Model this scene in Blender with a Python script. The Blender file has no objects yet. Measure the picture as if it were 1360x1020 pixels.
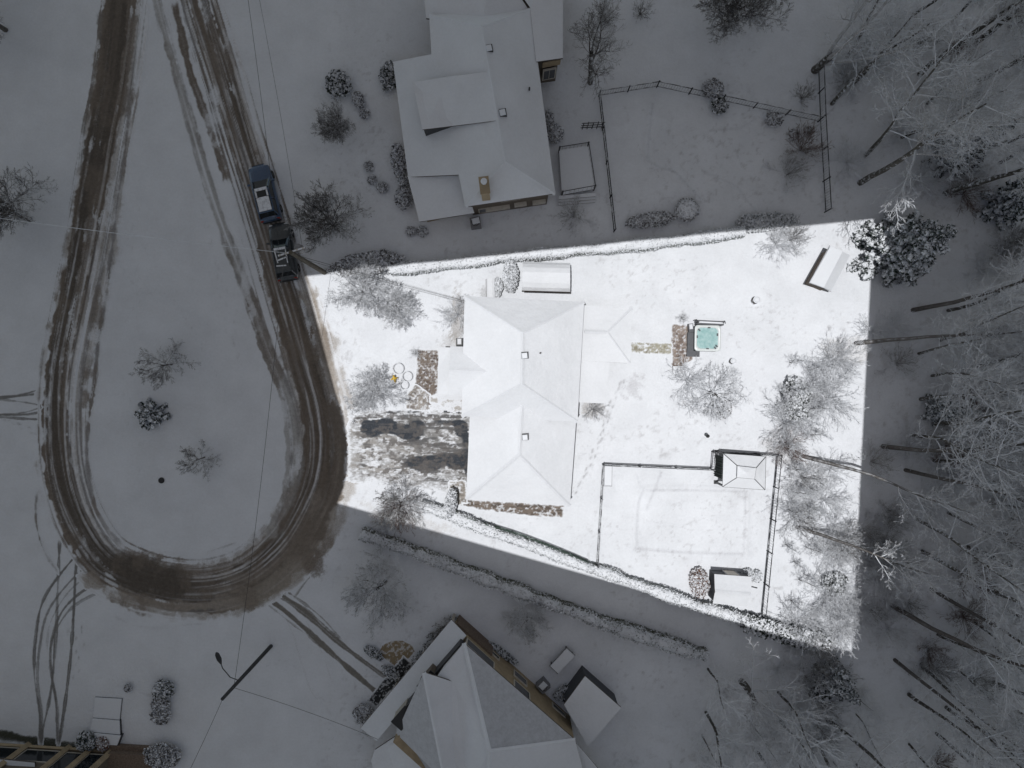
import bpy, math, random
import numpy as np
from mathutils import Vector, geometry

# ------------------------------------------------------------------ basics
SC = bpy.context.scene
COL = SC.collection
S, H, CX, CY = 0.0625, 60.0, 680.0, 510.0      # metres per pixel on the ground, height of the view

def P(px, py, z=0.0):
    k = S * (1 - z / H)
    return ((px - CX) * k, -(py - CY) * k, z)

def XY(px, py, z=0.0):
    p = P(px, py, z); return np.array(p[:2])

def rad(a): return math.radians(a)

def link(o, parent=None):
    COL.objects.link(o)
    if parent is not None: o.parent = parent
    return o

def tag(o, label=None, cat=None, group=None, kind=None):
    if label: o['label'] = label
    if cat: o['category'] = cat
    if group: o['group'] = group
    if kind: o['kind'] = kind
    return o

def empty(name, loc, rz=0.0):
    o = bpy.data.objects.new(name, None); o.location = loc; o.rotation_euler = (0, 0, rz)
    o.empty_display_size = 0.3
    return link(o)

def kids(o): return [c for c in bpy.data.objects if c.parent == o]

def copy_tree(o, parent=None, _k=None):
    if _k is None:
        _k = {}
        for c in bpy.data.objects:
            if c.parent: _k.setdefault(c.parent.name, []).append(c)
    c = o.copy(); COL.objects.link(c)
    if parent is not None: c.parent = parent
    for ch in _k.get(o.name, []): copy_tree(ch, c, _k)
    return c

class MB:
    def __init__(s): s.v = []; s.f = []; s.m = []; s.n = 0
    def add(s, V, F, m=0):
        V = np.asarray(V, float).reshape(-1, 3)
        for f in F:
            s.f.append([i + s.n for i in f]); s.m.append(m)
        s.v.append(V); s.n += len(V)
    def box(s, c, size, rz=0.0, m=0, taper=1.0):
        x, y, z = [q / 2 for q in size]; ca, sa = math.cos(rz), math.sin(rz)
        V = []
        for zz, t in ((-z, 1), (z, taper)):
            for xx, yy in ((-x, -y), (x, -y), (x, y), (-x, y)):
                X, Y = xx * t, yy * t
                V.append((c[0] + X * ca - Y * sa, c[1] + X * sa + Y * ca, c[2] + zz))
        s.add(V, [(0, 3, 2, 1), (4, 5, 6, 7), (0, 1, 5, 4), (1, 2, 6, 5), (2, 3, 7, 6), (3, 0, 4, 7)], m)
    def prism(s, poly, z0, z1, m=0):
        n = len(poly); V = [(p[0], p[1], z0) for p in poly] + [(p[0], p[1], z1) for p in poly]
        F = [tuple(range(n - 1, -1, -1)), tuple(range(n, 2 * n))] + [(i, (i + 1) % n, n + (i + 1) % n, n + i) for i in range(n)]
        s.add(V, F, m)
    def tube(s, pts, r, sides=6, m=0, cap=True):
        V, F = tube_arrays(np.asarray(pts, float), np.broadcast_to(np.asarray(r, float), (len(pts),)), sides)
        F = [tuple(f) for f in F]
        if cap:
            n = len(V); F += [tuple(range(sides))[::-1], tuple(range(n - sides, n))]
        s.add(V, F, m)
    def lathe(s, c, prof, sides=14, m=0, sx=1.0, sy=1.0):
        V = []
        for r, z in prof:
            for k in range(sides):
                a = 2 * math.pi * k / sides
                V.append((c[0] + r * sx * math.cos(a), c[1] + r * sy * math.sin(a), c[2] + z))
        n = len(prof)
        F = [(i * sides + k, i * sides + (k + 1) % sides, (i + 1) * sides + (k + 1) % sides, (i + 1) * sides + k) for i in range(n - 1) for k in range(sides)]
        F += [tuple(range(sides))[::-1], tuple((n - 1) * sides + k for k in range(sides))]
        s.add(V, F, m)
    def torus(s, c, R, r, n=28, k=6, m=0):
        V = []
        for i in range(n):
            a = 2 * math.pi * i / n
            for j in range(k):
                b = 2 * math.pi * j / k
                V.append((c[0] + (R + r * math.cos(b)) * math.cos(a), c[1] + (R + r * math.cos(b)) * math.sin(a), c[2] + r * math.sin(b)))
        s.add(V, [(i * k + j, ((i + 1) % n) * k + j, ((i + 1) % n) * k + (j + 1) % k, i * k + (j + 1) % k) for i in range(n) for j in range(k)], m)
    def build(s, name, mats, parent=None, smooth=False, origin=None):
        V = np.concatenate(s.v) if s.v else np.zeros((0, 3))
        if origin is not None: V = V - np.asarray(origin, float)
        me = bpy.data.meshes.new(name)
        me.from_pydata([tuple(v) for v in V], [], s.f)
        if not isinstance(mats, (list, tuple)): mats = [mats]
        for mt in mats: me.materials.append(mt)
        if len(mats) > 1: me.polygons.foreach_set('material_index', s.m)
        if smooth: me.polygons.foreach_set('use_smooth', [True] * len(s.f))
        me.update()
        o = bpy.data.objects.new(name, me)
        if origin is not None and parent is None: o.location = origin
        return link(o, parent)

def bulk_mesh(name, V, F, mats, smooth=False, attr=None):
    """V (n,3), F (m,k) index array of equal-sided faces."""
    me = bpy.data.meshes.new(name)
    V = np.ascontiguousarray(V, np.float32); F = np.ascontiguousarray(F, np.int32)
    me.vertices.add(len(V)); me.vertices.foreach_set('co', V.ravel())
    k = F.shape[1]
    me.loops.add(F.size); me.loops.foreach_set('vertex_index', F.ravel())
    me.polygons.add(len(F)); me.polygons.foreach_set('loop_start', np.arange(0, F.size, k, dtype=np.int32))
    me.polygons.foreach_set('loop_total', np.full(len(F), k, np.int32))
    if smooth: me.polygons.foreach_set('use_smooth', np.ones(len(F), bool))
    if not isinstance(mats, (list, tuple)): mats = [mats]
    for mt in mats: me.materials.append(mt)
    if attr is not None:
        a = me.color_attributes.new('stain', 'FLOAT_COLOR', 'POINT')
        a.data.foreach_set('color', np.ascontiguousarray(attr, np.float32).ravel())
    me.update(calc_edges=True)
    return me

def obj(name, me, parent=None, loc=None):
    o = bpy.data.objects.new(name, me)
    if loc is not None: o.location = loc
    return link(o, parent)

def tube_arrays(pts, r, sides):
    n = len(pts)
    T = np.gradient(pts, axis=0); T /= np.linalg.norm(T, axis=1, keepdims=True) + 1e-9
    ref = np.array([0.31, 0.17, 0.93]) if abs(T[0, 2]) < 0.8 else np.array([0.95, 0.2, 0.1])
    U = np.cross(T, ref); U /= np.linalg.norm(U, axis=1, keepdims=True) + 1e-9
    W = np.cross(T, U)
    a = 2 * np.pi * np.arange(sides) / sides
    V = pts[:, None, :] + r[:, None, None] * (np.cos(a)[None, :, None] * U[:, None, :] + np.sin(a)[None, :, None] * W[:, None, :])
    i = np.arange(n - 1)[:, None] * sides; k = np.arange(sides)[None, :]; k2 = (k + 1) % sides
    F = np.stack([i + k, i + k2, i + sides + k2, i + sides + k], -1).reshape(-1, 4)
    return V.reshape(-1, 3), F

# ------------------------------------------------------------------ noise for stains and shapes
def _hash(ix, iy, seed):
    h = (ix.astype(np.int64) * 374761393 + iy.astype(np.int64) * 668265263 + seed * 1442695041) & 0xFFFFFFFF
    h = ((h ^ (h >> 13)) * 1274126177) & 0xFFFFFFFF
    h = (h ^ (h >> 16)) & 0xFFFFFFFF
    return h.astype(np.float64) / 4294967295.0

def vnoise(x, y, seed=0):
    x = np.asarray(x, float); y = np.asarray(y, float)
    ix = np.floor(x); iy = np.floor(y); fx = x - ix; fy = y - iy
    fx = fx * fx * (3 - 2 * fx); fy = fy * fy * (3 - 2 * fy)
    a = _hash(ix, iy, seed); b = _hash(ix + 1, iy, seed); c = _hash(ix, iy + 1, seed); d = _hash(ix + 1, iy + 1, seed)
    return (a * (1 - fx) + b * fx) * (1 - fy) + (c * (1 - fx) + d * fx) * fy

def fbm(x, y, seed=0, oct=4):
    s = 0; a = 0.5; t = 0
    for k in range(oct):
        s = s + a * vnoise(x * 2 ** k, y * 2 ** k, seed + 17 * k); t += a; a *= 0.55
    return s / t

def sstep(a, b, x):
    t = np.clip((x - a) / (b - a), 0, 1); return t * t * (3 - 2 * t)

def catmull(pts, step=0.2):
    pts = np.asarray(pts, float); n = len(pts)
    if n == 2:
        m = max(2, int(np.linalg.norm((pts[1] - pts[0])[:2]) / step) + 1)
        return pts[0] + (pts[1] - pts[0]) * np.linspace(0, 1, m)[:, None]
    out = []
    Q = np.vstack([2 * pts[0] - pts[1], pts, 2 * pts[-1] - pts[-2]])
    for i in range(n - 1):
        p0, p1, p2, p3 = Q[i:i + 4]
        m = max(2, int(np.linalg.norm((p2 - p1)[:2]) / step) + 1)
        t = np.linspace(0, 1, m, endpoint=False)[:, None]
        out.append(0.5 * (2 * p1 + (p2 - p0) * t + (2 * p0 - 5 * p1 + 4 * p2 - p3) * t ** 2 + (3 * p1 - p0 - 3 * p2 + p3) * t ** 3))
    out.append(pts[-1:]); return np.vstack(out)

# ------------------------------------------------------------------ materials
MATS = {}
def new_mat(name):
    m = bpy.data.materials.new(name); m.use_nodes = True
    nt = m.node_tree; b = nt.nodes['Principled BSDF']
    MATS[name] = m
    return m, nt, b

def node(nt, t, **kw):
    n = nt.nodes.new(t)
    for k, v in kw.items(): setattr(n, k, v)
    return n

def noise_tex(nt, scale, detail=4, rough=0.55, coord='Object', stretch=None):
    tc = node(nt, 'ShaderNodeTexCoord'); n = node(nt, 'ShaderNodeTexNoise')
    n.inputs['Scale'].default_value = scale; n.inputs['Detail'].default_value = detail; n.inputs['Roughness'].default_value = rough
    if stretch:
        mp = node(nt, 'ShaderNodeMapping'); mp.inputs['Scale'].default_value = stretch
        nt.links.new(tc.outputs[coord], mp.inputs[0]); nt.links.new(mp.outputs[0], n.inputs['Vector'])
    else: nt.links.new(tc.outputs[coord], n.inputs['Vector'])
    return n

def ramp(nt, src, stops):
    r = node(nt, 'ShaderNodeValToRGB'); e = r.color_ramp.elements
    while len(e) < len(stops): e.new(0.5)
    for q, (p, c) in zip(e, stops): q.position = p; q.color = (*c, 1) if len(c) == 3 else c
    nt.links.new(src, r.inputs[0]); return r

def mix(nt, fac, a, b):
    m = node(nt, 'ShaderNodeMix', data_type='RGBA')
    for s, v in ((m.inputs[0], fac), (m.inputs[6], a), (m.inputs[7], b)):
        if hasattr(v, 'links') or hasattr(v, 'is_output'): nt.links.new(v, s)
        elif isinstance(v, (int, float)): s.default_value = v
        else: s.default_value = (*v, 1)
    return m.outputs[2]

def math_node(nt, op, a, b=None, c=None):
    m = node(nt, 'ShaderNodeMath', operation=op)
    for s, v in zip(m.inputs, (a, b, c)):
        if v is None: continue
        if isinstance(v, (int, float)): s.default_value = v
        else: nt.links.new(v, s)
    return m.outputs[0]

def maprange(nt, v, a, b):
    m = node(nt, 'ShaderNodeMapRange', interpolation_type='SMOOTHSTEP')
    m.inputs[1].default_value = a; m.inputs[2].default_value = b
    nt.links.new(v, m.inputs[0]); return m.outputs[0]

SNOW = (0.80, 0.822, 0.865)
def snow_color(nt, lo=0.93, SNOW=SNOW):
    n1 = noise_tex(nt, 0.35, 5, 0.6); n2 = noise_tex(nt, 5.0, 5, 0.7)
    s = math_node(nt, 'ADD', math_node(nt, 'MULTIPLY', n1.outputs[0], 0.6), math_node(nt, 'MULTIPLY', n2.outputs[0], 0.4))
    return ramp(nt, s, [(0.32, tuple(c * lo for c in SNOW)), (0.62, SNOW)]).outputs[0]

def bump(nt, b, src, strength=0.3, dist=0.05):
    bp = node(nt, 'ShaderNodeBump'); bp.inputs['Strength'].default_value = strength; bp.inputs['Distance'].default_value = dist
    nt.links.new(src, bp.inputs['Height']); nt.links.new(bp.outputs[0], b.inputs['Normal'])

def mat_plain(name, col, rough=0.6, metal=0.0, var=0.15, scale=4.0, spec=0.5):
    m, nt, b = new_mat(name)
    n = noise_tex(nt, scale, 5, 0.6)
    r = ramp(nt, n.outputs[0], [(0.3, tuple(c * (1 - var) for c in col)), (0.7, tuple(min(1, c * (1 + var)) for c in col))])
    nt.links.new(r.outputs[0], b.inputs['Base Color'])
    b.inputs['Roughness'].default_value = rough; b.inputs['Metallic'].default_value = metal
    b.inputs['Specular IOR Level'].default_value = spec
    return m

def mat_snowtop(name, col, thr=0.5, soft=0.15, nscale=3.0, namp=0.6, rough=0.8, var=0.3, col2=None, cscale=6.0, rb=0):
    """a surface whose upward faces carry snow"""
    m, nt, b = new_mat(name)
    g = node(nt, 'ShaderNodeNewGeometry'); sx = node(nt, 'ShaderNodeSeparateXYZ'); nt.links.new(g.outputs['True Normal'], sx.inputs[0])
    n = noise_tex(nt, nscale, 4, 0.65)
    k = math_node(nt, 'ADD', sx.outputs[2], math_node(nt, 'MULTIPLY', math_node(nt, 'SUBTRACT', n.outputs[0], 0.5), namp * 2))
    f = maprange(nt, k, thr - soft, thr + soft)
    c = noise_tex(nt, cscale, 3, 0.6)
    base = ramp(nt, c.outputs[0], [(0.3, tuple(q * (1 - var) for q in col)), (0.7, col2 or tuple(q * (1 + var) for q in col))])
    nt.links.new(mix(nt, f, base.outputs[0], snow_color(nt, .90, (0.78, 0.798, 0.835)) if rb else snow_color(nt)), b.inputs['Base Color'])
    b.inputs['Roughness'].default_value = rough; b.inputs['Specular IOR Level'].default_value = 0.25
    if rb:
        n1 = noise_tex(nt, 0.9, 5, 0.6); bump(nt, b, n1.outputs[0], 0.6, rb)
    return m

def mat_snow(name, stain=False, bscale=6.0, bstr=0.35, bdist=0.05, lo=0.93, detail_dark=0.0):
    m, nt, b = new_mat(name)
    c = snow_color(nt, lo)
    if stain:
        a = node(nt, 'ShaderNodeAttribute'); a.attribute_name = 'stain'
        n = noise_tex(nt, 9.0, 6, 0.75)
        f = math_node(nt, 'MULTIPLY_ADD', math_node(nt, 'SUBTRACT', n.outputs[0], 0.5), 0.9, a.outputs['Alpha'])
        f = math_node(nt, 'MULTIPLY', maprange(nt, f, 0.02, 1.0), maprange(nt, a.outputs['Alpha'], 0.0, 0.12))
        n2 = noise_tex(nt, 3.0, 6, 0.7)
        hv = node(nt, 'ShaderNodeHueSaturation'); nt.links.new(a.outputs['Color'], hv.inputs['Color'])
        nt.links.new(math_node(nt, 'ADD', n2.outputs[0], 0.5), hv.inputs['Value'])
        c = mix(nt, f, c, hv.outputs[0])
    nt.links.new(c, b.inputs['Base Color'])
    b.inputs['Roughness'].default_value = 0.75; b.inputs['Specular IOR Level'].default_value = 0.2
    bn = noise_tex(nt, bscale, 6, 0.7)
    bump(nt, b, bn.outputs[0], bstr, bdist)
    return m

M_GROUND = mat_snow('snow_ground', stain=True, bscale=3.0, bstr=0.7, bdist=0.08, lo=0.86)
M_ROAD = mat_snow('slush_road', stain=True, bscale=5.0, bstr=0.5, bdist=0.04, lo=0.9)
M_SNOW = mat_snow('snow_drift', bscale=4.0, bstr=0.3)
M_ROOF = mat_snowtop('snowy_roof', (0.10, 0.085, 0.075), thr=0.35, soft=0.1, namp=0.05, nscale=2.0, rb=0.16)
M_ROOFGREY = mat_snowtop('thin_snow_shingles', (0.20, 0.20, 0.215), thr=0.80, soft=0.5, namp=0.13, nscale=2.5, cscale=7.0)
M_BARK = mat_snowtop('bare_bark', (0.115, 0.105, 0.098), thr=0.80, soft=0.4, namp=0.5, nscale=2.2)
M_BARKHALF = mat_snowtop('snow_dusted_bark', (0.20, 0.185, 0.175), thr=0.32, soft=0.35, namp=0.75, nscale=1.3)
M_BARKSNOW = mat_snowtop('snow_laden_bark', (0.26, 0.24, 0.23), thr=0.16, soft=0.35, namp=0.65, nscale=1.3)
M_FROST = mat_snowtop('frosted_twigs', (0.46, 0.45, 0.45), thr=0.0, soft=0.6, namp=0.35, nscale=1.3)
M_FROSTGREY = mat_snowtop('grey_frosted_twigs', (0.34, 0.325, 0.32), thr=0.25, soft=0.6, namp=0.35, nscale=1.3)
M_TRUNK = mat_snowtop('dark_trunk_bark', (0.085, 0.078, 0.068), thr=0.20, soft=0.2, namp=0.85, nscale=3.2)
M_TWIGBROWN = mat_snowtop('brown_twigs', (0.16, 0.11, 0.095), thr=0.75, soft=0.2, namp=0.5, nscale=2.5)
M_GREEN = mat_snowtop('snowy_evergreen', (0.045, 0.058, 0.045), thr=0.52, soft=0.16, namp=0.7, nscale=3.0, var=0.5)
M_HEDGE = mat_snowtop('snowy_hedge_leaves', (0.035, 0.060, 0.028), thr=0.14, soft=0.45, namp=0.55, nscale=1.4, var=0.5, col2=(0.085, 0.105, 0.05))
M_HEDGEDK = mat_snowtop('dark_hedge_leaves', (0.050, 0.054, 0.028), thr=0.34, soft=0.45, namp=0.6, nscale=1.4, var=0.5)
M_SPRUCE = mat_snowtop('snowy_spruce_needles', (0.028, 0.045, 0.035), thr=0.58, soft=0.25, namp=0.75, nscale=2.6, var=0.5)
M_SHRUB = mat_snowtop('snowy_shrub_leaves', (0.16, 0.145, 0.135), thr=0.45, soft=0.25, namp=0.5, nscale=4.0, var=0.4)
M_RED = mat_snowtop('russet_shrub_leaves', (0.20, 0.10, 0.06), thr=0.55, soft=0.12, namp=0.7, nscale=5.0, var=0.4)
M_SIDING = mat_plain('cream_siding', (0.42, 0.39, 0.34), 0.7)
M_TAN = mat_plain('tan_stucco', (0.36, 0.28, 0.18), 0.85, scale=2.0)
M_BROWN = mat_plain('brown_siding', (0.13, 0.105, 0.08), 0.75, scale=3.0)
M_BRICK = mat_plain('red_brown_brick', (0.17, 0.125, 0.095), 0.85, scale=9.0, var=0.4)
M_TRIM = mat_plain('pale_trim', (0.50, 0.46, 0.40), 0.6)
M_GLASS = mat_plain('dark_window_glass', (0.012, 0.016, 0.02), 0.08, var=0.05, spec=0.6)
M_DARK = mat_plain('dark_metal', (0.022, 0.023, 0.026), 0.5)
M_FRAME = mat_plain('grey_frame_metal', (0.10, 0.10, 0.105), 0.5)
M_FENCE = mat_snowtop('dark_fence_metal', (0.028, 0.030, 0.034), thr=0.98, soft=0.2, namp=0.6, nscale=2.0)
M_GREYM = mat_plain('grey_metal', (0.22, 0.22, 0.23), 0.5, metal=0.3)
M_SHEDWALL = mat_plain('charcoal_shed_boards', (0.06, 0.065, 0.075), 0.7)
M_WOOD = mat_snowtop('weathered_wood', (0.13, 0.105, 0.085), thr=0.62, soft=0.3, namp=0.6, nscale=3.0)
M_POLE = mat_plain('pole_wood', (0.10, 0.085, 0.062), 0.85, scale=3.0, var=0.3)
M_POLEG = mat_plain('grey_pole_wood', (0.05, 0.05, 0.052), 0.85, scale=3.0, var=0.3)
M_WIRE = mat_plain('wire_black', (0.03, 0.03, 0.03), 0.6)
M_WIRES = mat_snowtop('snowy_wire', (0.05, 0.05, 0.05), thr=0.45, soft=0.2, namp=0.6, nscale=1.0)
M_RUBBER = mat_plain('tyre_rubber', (0.015, 0.015, 0.015), 0.85)
M_RIM = mat_plain('alloy_rim', (0.35, 0.35, 0.36), 0.35, metal=0.8)
M_TUB = mat_plain('white_acrylic', (0.72, 0.76, 0.76), 0.3, var=0.04)
M_YEL = mat_plain('yellow_plastic', (0.75, 0.48, 0.04), 0.45, var=0.2)
M_RED_LAMP = mat_plain('red_lens', (0.25, 0.015, 0.012), 0.2)
M_CLEAR = mat_plain('headlight_lens', (0.45, 0.47, 0.5), 0.15)
M_COVER = mat_plain('charcoal_vinyl', (0.075, 0.08, 0.09), 0.5)

def mat_paint(name, col):
    m, nt, b = new_mat(name)
    n = noise_tex(nt, 7.0, 5, 0.7)
    r = ramp(nt, n.outputs[0], [(0.45, col), (0.75, tuple(c * 0.8 + 0.05 for c in col))])
    nt.links.new(r.outputs[0], b.inputs['Base Color'])
    b.inputs['Roughness'].default_value = 0.3; b.inputs['Coat Weight'].default_value = 0.6; b.inputs['Coat Roughness'].default_value = 0.1
    return m
M_BLUE = mat_paint('navy_car_paint', (0.035, 0.075, 0.15))
M_BLACKP = mat_paint('black_car_paint', (0.030, 0.038, 0.046))
M_CARSNOW = mat_snowtop('patchy_car_snow', (0.16, 0.165, 0.18), thr=0.72, soft=0.4, namp=0.8, nscale=5.0)

def mat_water():
    m, nt, b = new_mat('tub_water')
    n = noise_tex(nt, 4.0, 4, 0.6)
    r = ramp(nt, n.outputs[0], [(0.30, (0.27, 0.45, 0.45)), (0.5, (0.35, 0.53, 0.53)), (0.72, (0.45, 0.61, 0.61))])
    nt.links.new(r.outputs[0], b.inputs['Base Color']); b.inputs['Roughness'].default_value = 0.12
    bump(nt, b, n.outputs[0], 0.4, 0.05)
    return m
M_WATER = mat_water()
# ------------------------------------------------------------------ painting dirt and tracks on sheets
class Sheet:
    def __init__(s, x0, y0, x1, y1, res):          # world metres
        s.x = np.arange(x0, x1 + res, res); s.y = np.arange(y0, y1 + res, res); s.res = res
        s.X, s.Y = np.meshgrid(s.x, s.y, indexing='ij')
        s.rgb = np.full(s.X.shape + (3,), 0.5); s.a = np.zeros(s.X.shape); s.z = np.zeros(s.X.shape)
    def over(s, alpha, col):
        al = np.clip(alpha, 0, 1); na = al + s.a * (1 - al)
        w = (al / np.maximum(na, 1e-6))[..., None]
        s.rgb = s.rgb * (1 - w) + np.asarray(col, float) * w; s.a = na
    def field(s, pts, wmax):
        """distance, along, signed offset and local width of a polyline of (px, py[, width_px])"""
        Q = np.array([[*XY(p[0], p[1]), (p[2] if len(p) > 2 else wmax)] for p in pts], float)
        C = catmull(Q, 0.2); n = len(C)
        D = np.full(s.X.shape, 1e9); T = np.zeros(s.X.shape); O = np.zeros(s.X.shape); W = np.ones(s.X.shape)
        L = np.concatenate([[0], np.cumsum(np.linalg.norm(np.diff(C[:, :2], axis=0), axis=1))])
        tg = np.gradient(C[:, :2], axis=0); tg /= np.linalg.norm(tg, axis=1, keepdims=True) + 1e-9
        for i in range(n):
            r = C[i, 2] * S * 0.75 + 0.5
            i0, i1 = np.searchsorted(s.x, [C[i, 0] - r, C[i, 0] + r]); j0, j1 = np.searchsorted(s.y, [C[i, 1] - r, C[i, 1] + r])
            if i1 <= i0 or j1 <= j0: continue
            dx = s.X[i0:i1, j0:j1] - C[i, 0]; dy = s.Y[i0:i1, j0:j1] - C[i, 1]
            d = np.hypot(dx, dy); k = d < D[i0:i1, j0:j1]
            D[i0:i1, j0:j1][k] = d[k]
            al = dx * tg[i, 0] + dy * tg[i, 1]; of = -dx * tg[i, 1] + dy * tg[i, 0]
            T[i0:i1, j0:j1][k] = (L[i] + al)[k]; O[i0:i1, j0:j1][k] = of[k]; W[i0:i1, j0:j1][k] = C[i, 2] * S
        return D, T, O, W
    def band(s, pts, w=6, alpha=0.8, col=(0.2, 0.16, 0.13), soft=0.12, streak=0.5, sfreq=(0.12, 5.0), seed=1, rough=0.12, lo=0.35, hi=0.65, fade=0.9):
        D, T, O, W = s.field(pts, w)
        inside = D < 1e8
        e = (vnoise(T * 0.9, O * 0 + seed, seed) - 0.5) * 2 * rough + (vnoise(T * 4, O * 3, seed + 5) - 0.5) * rough
        m = 1 - sstep(W / 2 - soft, W / 2 + soft, np.abs(O) + e)
        fd = fade + 1.2 * (fbm(O * 2.5, O * 0 + seed, seed + 2) - .5)
        m = m * sstep(0, fade, T - fd * .5) * sstep(0, fade, T[inside].max() - T - fd * .5)
        k = fbm(T * sfreq[0], O * sfreq[1], seed + 9, 3)
        st = (1 - streak) + streak * sstep(lo, hi, k)
        s.over(np.where(inside, m * st * alpha, 0), col)
    def dots(s, pts, size=0.13, alpha=0.7, col=(0.25, 0.24, 0.24), gap=0.55, side=0.14, seed=1, jit=0.08):
        rng = np.random.default_rng(seed)
        C = catmull(np.array([XY(*p) for p in pts]), gap); tg = np.gradient(C, axis=0); tg /= np.linalg.norm(tg, axis=1, keepdims=True) + 1e-9
        for i, (c, t) in enumerate(zip(C, tg)):
            n = np.array([-t[1], t[0]]); c = c + n * side * (1 if i % 2 else -1) + rng.normal(0, jit, 2)
            r = size * 3
            i0, i1 = np.searchsorted(s.x, [c[0] - r, c[0] + r]); j0, j1 = np.searchsorted(s.y, [c[1] - r, c[1] + r])
            if i1 <= i0 or j1 <= j0: continue
            dx = s.X[i0:i1, j0:j1] - c[0]; dy = s.Y[i0:i1, j0:j1] - c[1]
            u = dx * t[0] + dy * t[1]; v = dx * n[0] + dy * n[1]
            m = np.exp(-((u / (size * 1.5)) ** 2 + (v / (size * 0.7)) ** 2)) * alpha * rng.uniform(0.5, 1.1)
            al = np.clip(m, 0, 1); a0 = s.a[i0:i1, j0:j1]; na = al + a0 * (1 - al); w = (al / np.maximum(na, 1e-6))[..., None]
            s.rgb[i0:i1, j0:j1] = s.rgb[i0:i1, j0:j1] * (1 - w) + np.array(col) * w; s.a[i0:i1, j0:j1] = na
    def blob(s, px, py, rx, ry, alpha, col, seed=1, soft=0.3, rough=0.35, rot=0, nf=1.0):
        c = XY(px, py); dx = s.X - c[0]; dy = s.Y - c[1]; ca, sa = math.cos(rot), math.sin(rot)
        u = (dx * ca + dy * sa) / (rx * S); v = (-dx * sa + dy * ca) / (ry * S)
        d = np.hypot(u, v) + (fbm(s.X * nf, s.Y * nf, seed) - 0.5) * 2 * rough + (fbm(s.X * nf * 5, s.Y * nf * 5, seed + 3) - 0.5) * rough * 1.2
        s.over((1 - sstep(1 - soft, 1 + soft, d)) * alpha, col)
    def poly_mask(s, pts, soft=0.15, rough=0.1, seed=3):
        Q = np.array([XY(*p) for p in pts]); n = len(Q)
        ins = np.zeros(s.X.shape, bool); dist = np.full(s.X.shape, 1e9)
        for i in range(n):
            a, b = Q[i], Q[(i + 1) % n]
            c = ((a[1] > s.Y) != (b[1] > s.Y)) & (s.X < (b[0] - a[0]) * (s.Y - a[1]) / (b[1] - a[1] + 1e-12) + a[0])
            ins ^= c
            ab = b - a; t = np.clip(((s.X - a[0]) * ab[0] + (s.Y - a[1]) * ab[1]) / (ab @ ab), 0, 1)
            dist = np.minimum(dist, np.hypot(s.X - a[0] - t * ab[0], s.Y - a[1] - t * ab[1]))
        sd = np.where(ins, dist, -dist) + (fbm(s.X * 2.5, s.Y * 2.5, seed) - 0.5) * 2 * rough
        return sstep(-soft, soft, sd)
    def mesh(s, name, mat, z, keep=0.02, kind='structure', skirt=None):
        nx, ny = s.X.shape
        V = np.stack([s.X, s.Y, s.z + z], -1).reshape(-1, 3)
        idx = np.arange(nx * ny).reshape(nx, ny)
        F = np.stack([idx[:-1, :-1], idx[1:, :-1], idx[1:, 1:], idx[:-1, 1:]], -1)
        if keep is not None:
            a = np.maximum.reduce([s.a[:-1, :-1], s.a[1:, :-1], s.a[1:, 1:], s.a[:-1, 1:]]) > keep
            F = F[a]
        F = F.reshape(-1, 4)
        A = np.concatenate([s.rgb, s.a[..., None]], -1).reshape(-1, 4)
        if keep is not None:
            used = np.unique(F); mp = np.full(nx * ny, -1); mp[used] = np.arange(len(used)); F = mp[F]; V = V[used]; A = A[used]
        if skirt:                                  # the far snow, part of the same sheet
            n = len(V); B = skirt; x0, x1, y0, y1 = s.x[0], s.x[-1], s.y[0], s.y[-1]
            V = np.vstack([V, [(-B, -B, z), (B, -B, z), (B, B, z), (-B, B, z), (x0, y0, z), (x1, y0, z), (x1, y1, z), (x0, y1, z)]])
            F = np.vstack([F, np.array([(0, 1, 5, 4), (1, 2, 6, 5), (2, 3, 7, 6), (3, 0, 4, 7)]) + n]); A = np.vstack([A, np.zeros((8, 4))])
        me = bulk_mesh(name, V, F, mat, True, A)
        return tag(obj(name, me), kind=kind)

MUD = (0.178, 0.148, 0.122); MUDD = (0.108, 0.091, 0.076); SLUSH = (0.33, 0.29, 0.25); TRK = (0.27, 0.26, 0.26); GRIT = (0.40, 0.37, 0.33)

# ---- ground
g = Sheet(-47, -36, 47, 36, 0.12)
# loose scuffs
g.band([(73, 830), (71, 850), (70, 868)], 8, .6, (.2, .2, .2), seed=4); g.band([(94, 820), (92, 845)], 7, .5, (.2, .2, .2), seed=5)
g.dots([(108, 830), (100, 900)], .14, .6, seed=3); g.band([(0, 617), (20, 608)], 3, .5, TRK, seed=31)
g.dots([(5, 558), (30, 568), (55, 582)], .16, .55, seed=6)
g.dots([(283, 10), (298, 80), (312, 130), (325, 200), (332, 215)], .16, .6, seed=7, gap=.6); g.dots([(230, 30), (245, 80), (256, 115)], .2, .4, seed=8, gap=1.2)
g.dots([(262, 262), (283, 330), (300, 400), (318, 480)], .18, .25, seed=9, gap=.5, jit=.25); g.dots([(180, 270), (182, 360), (175, 440)], .18, .2, seed=10, gap=.5, jit=.5)
g.dots([(165, 515), (185, 580), (175, 620)], .2, .2, seed=11, gap=.5, jit=.6)
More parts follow.
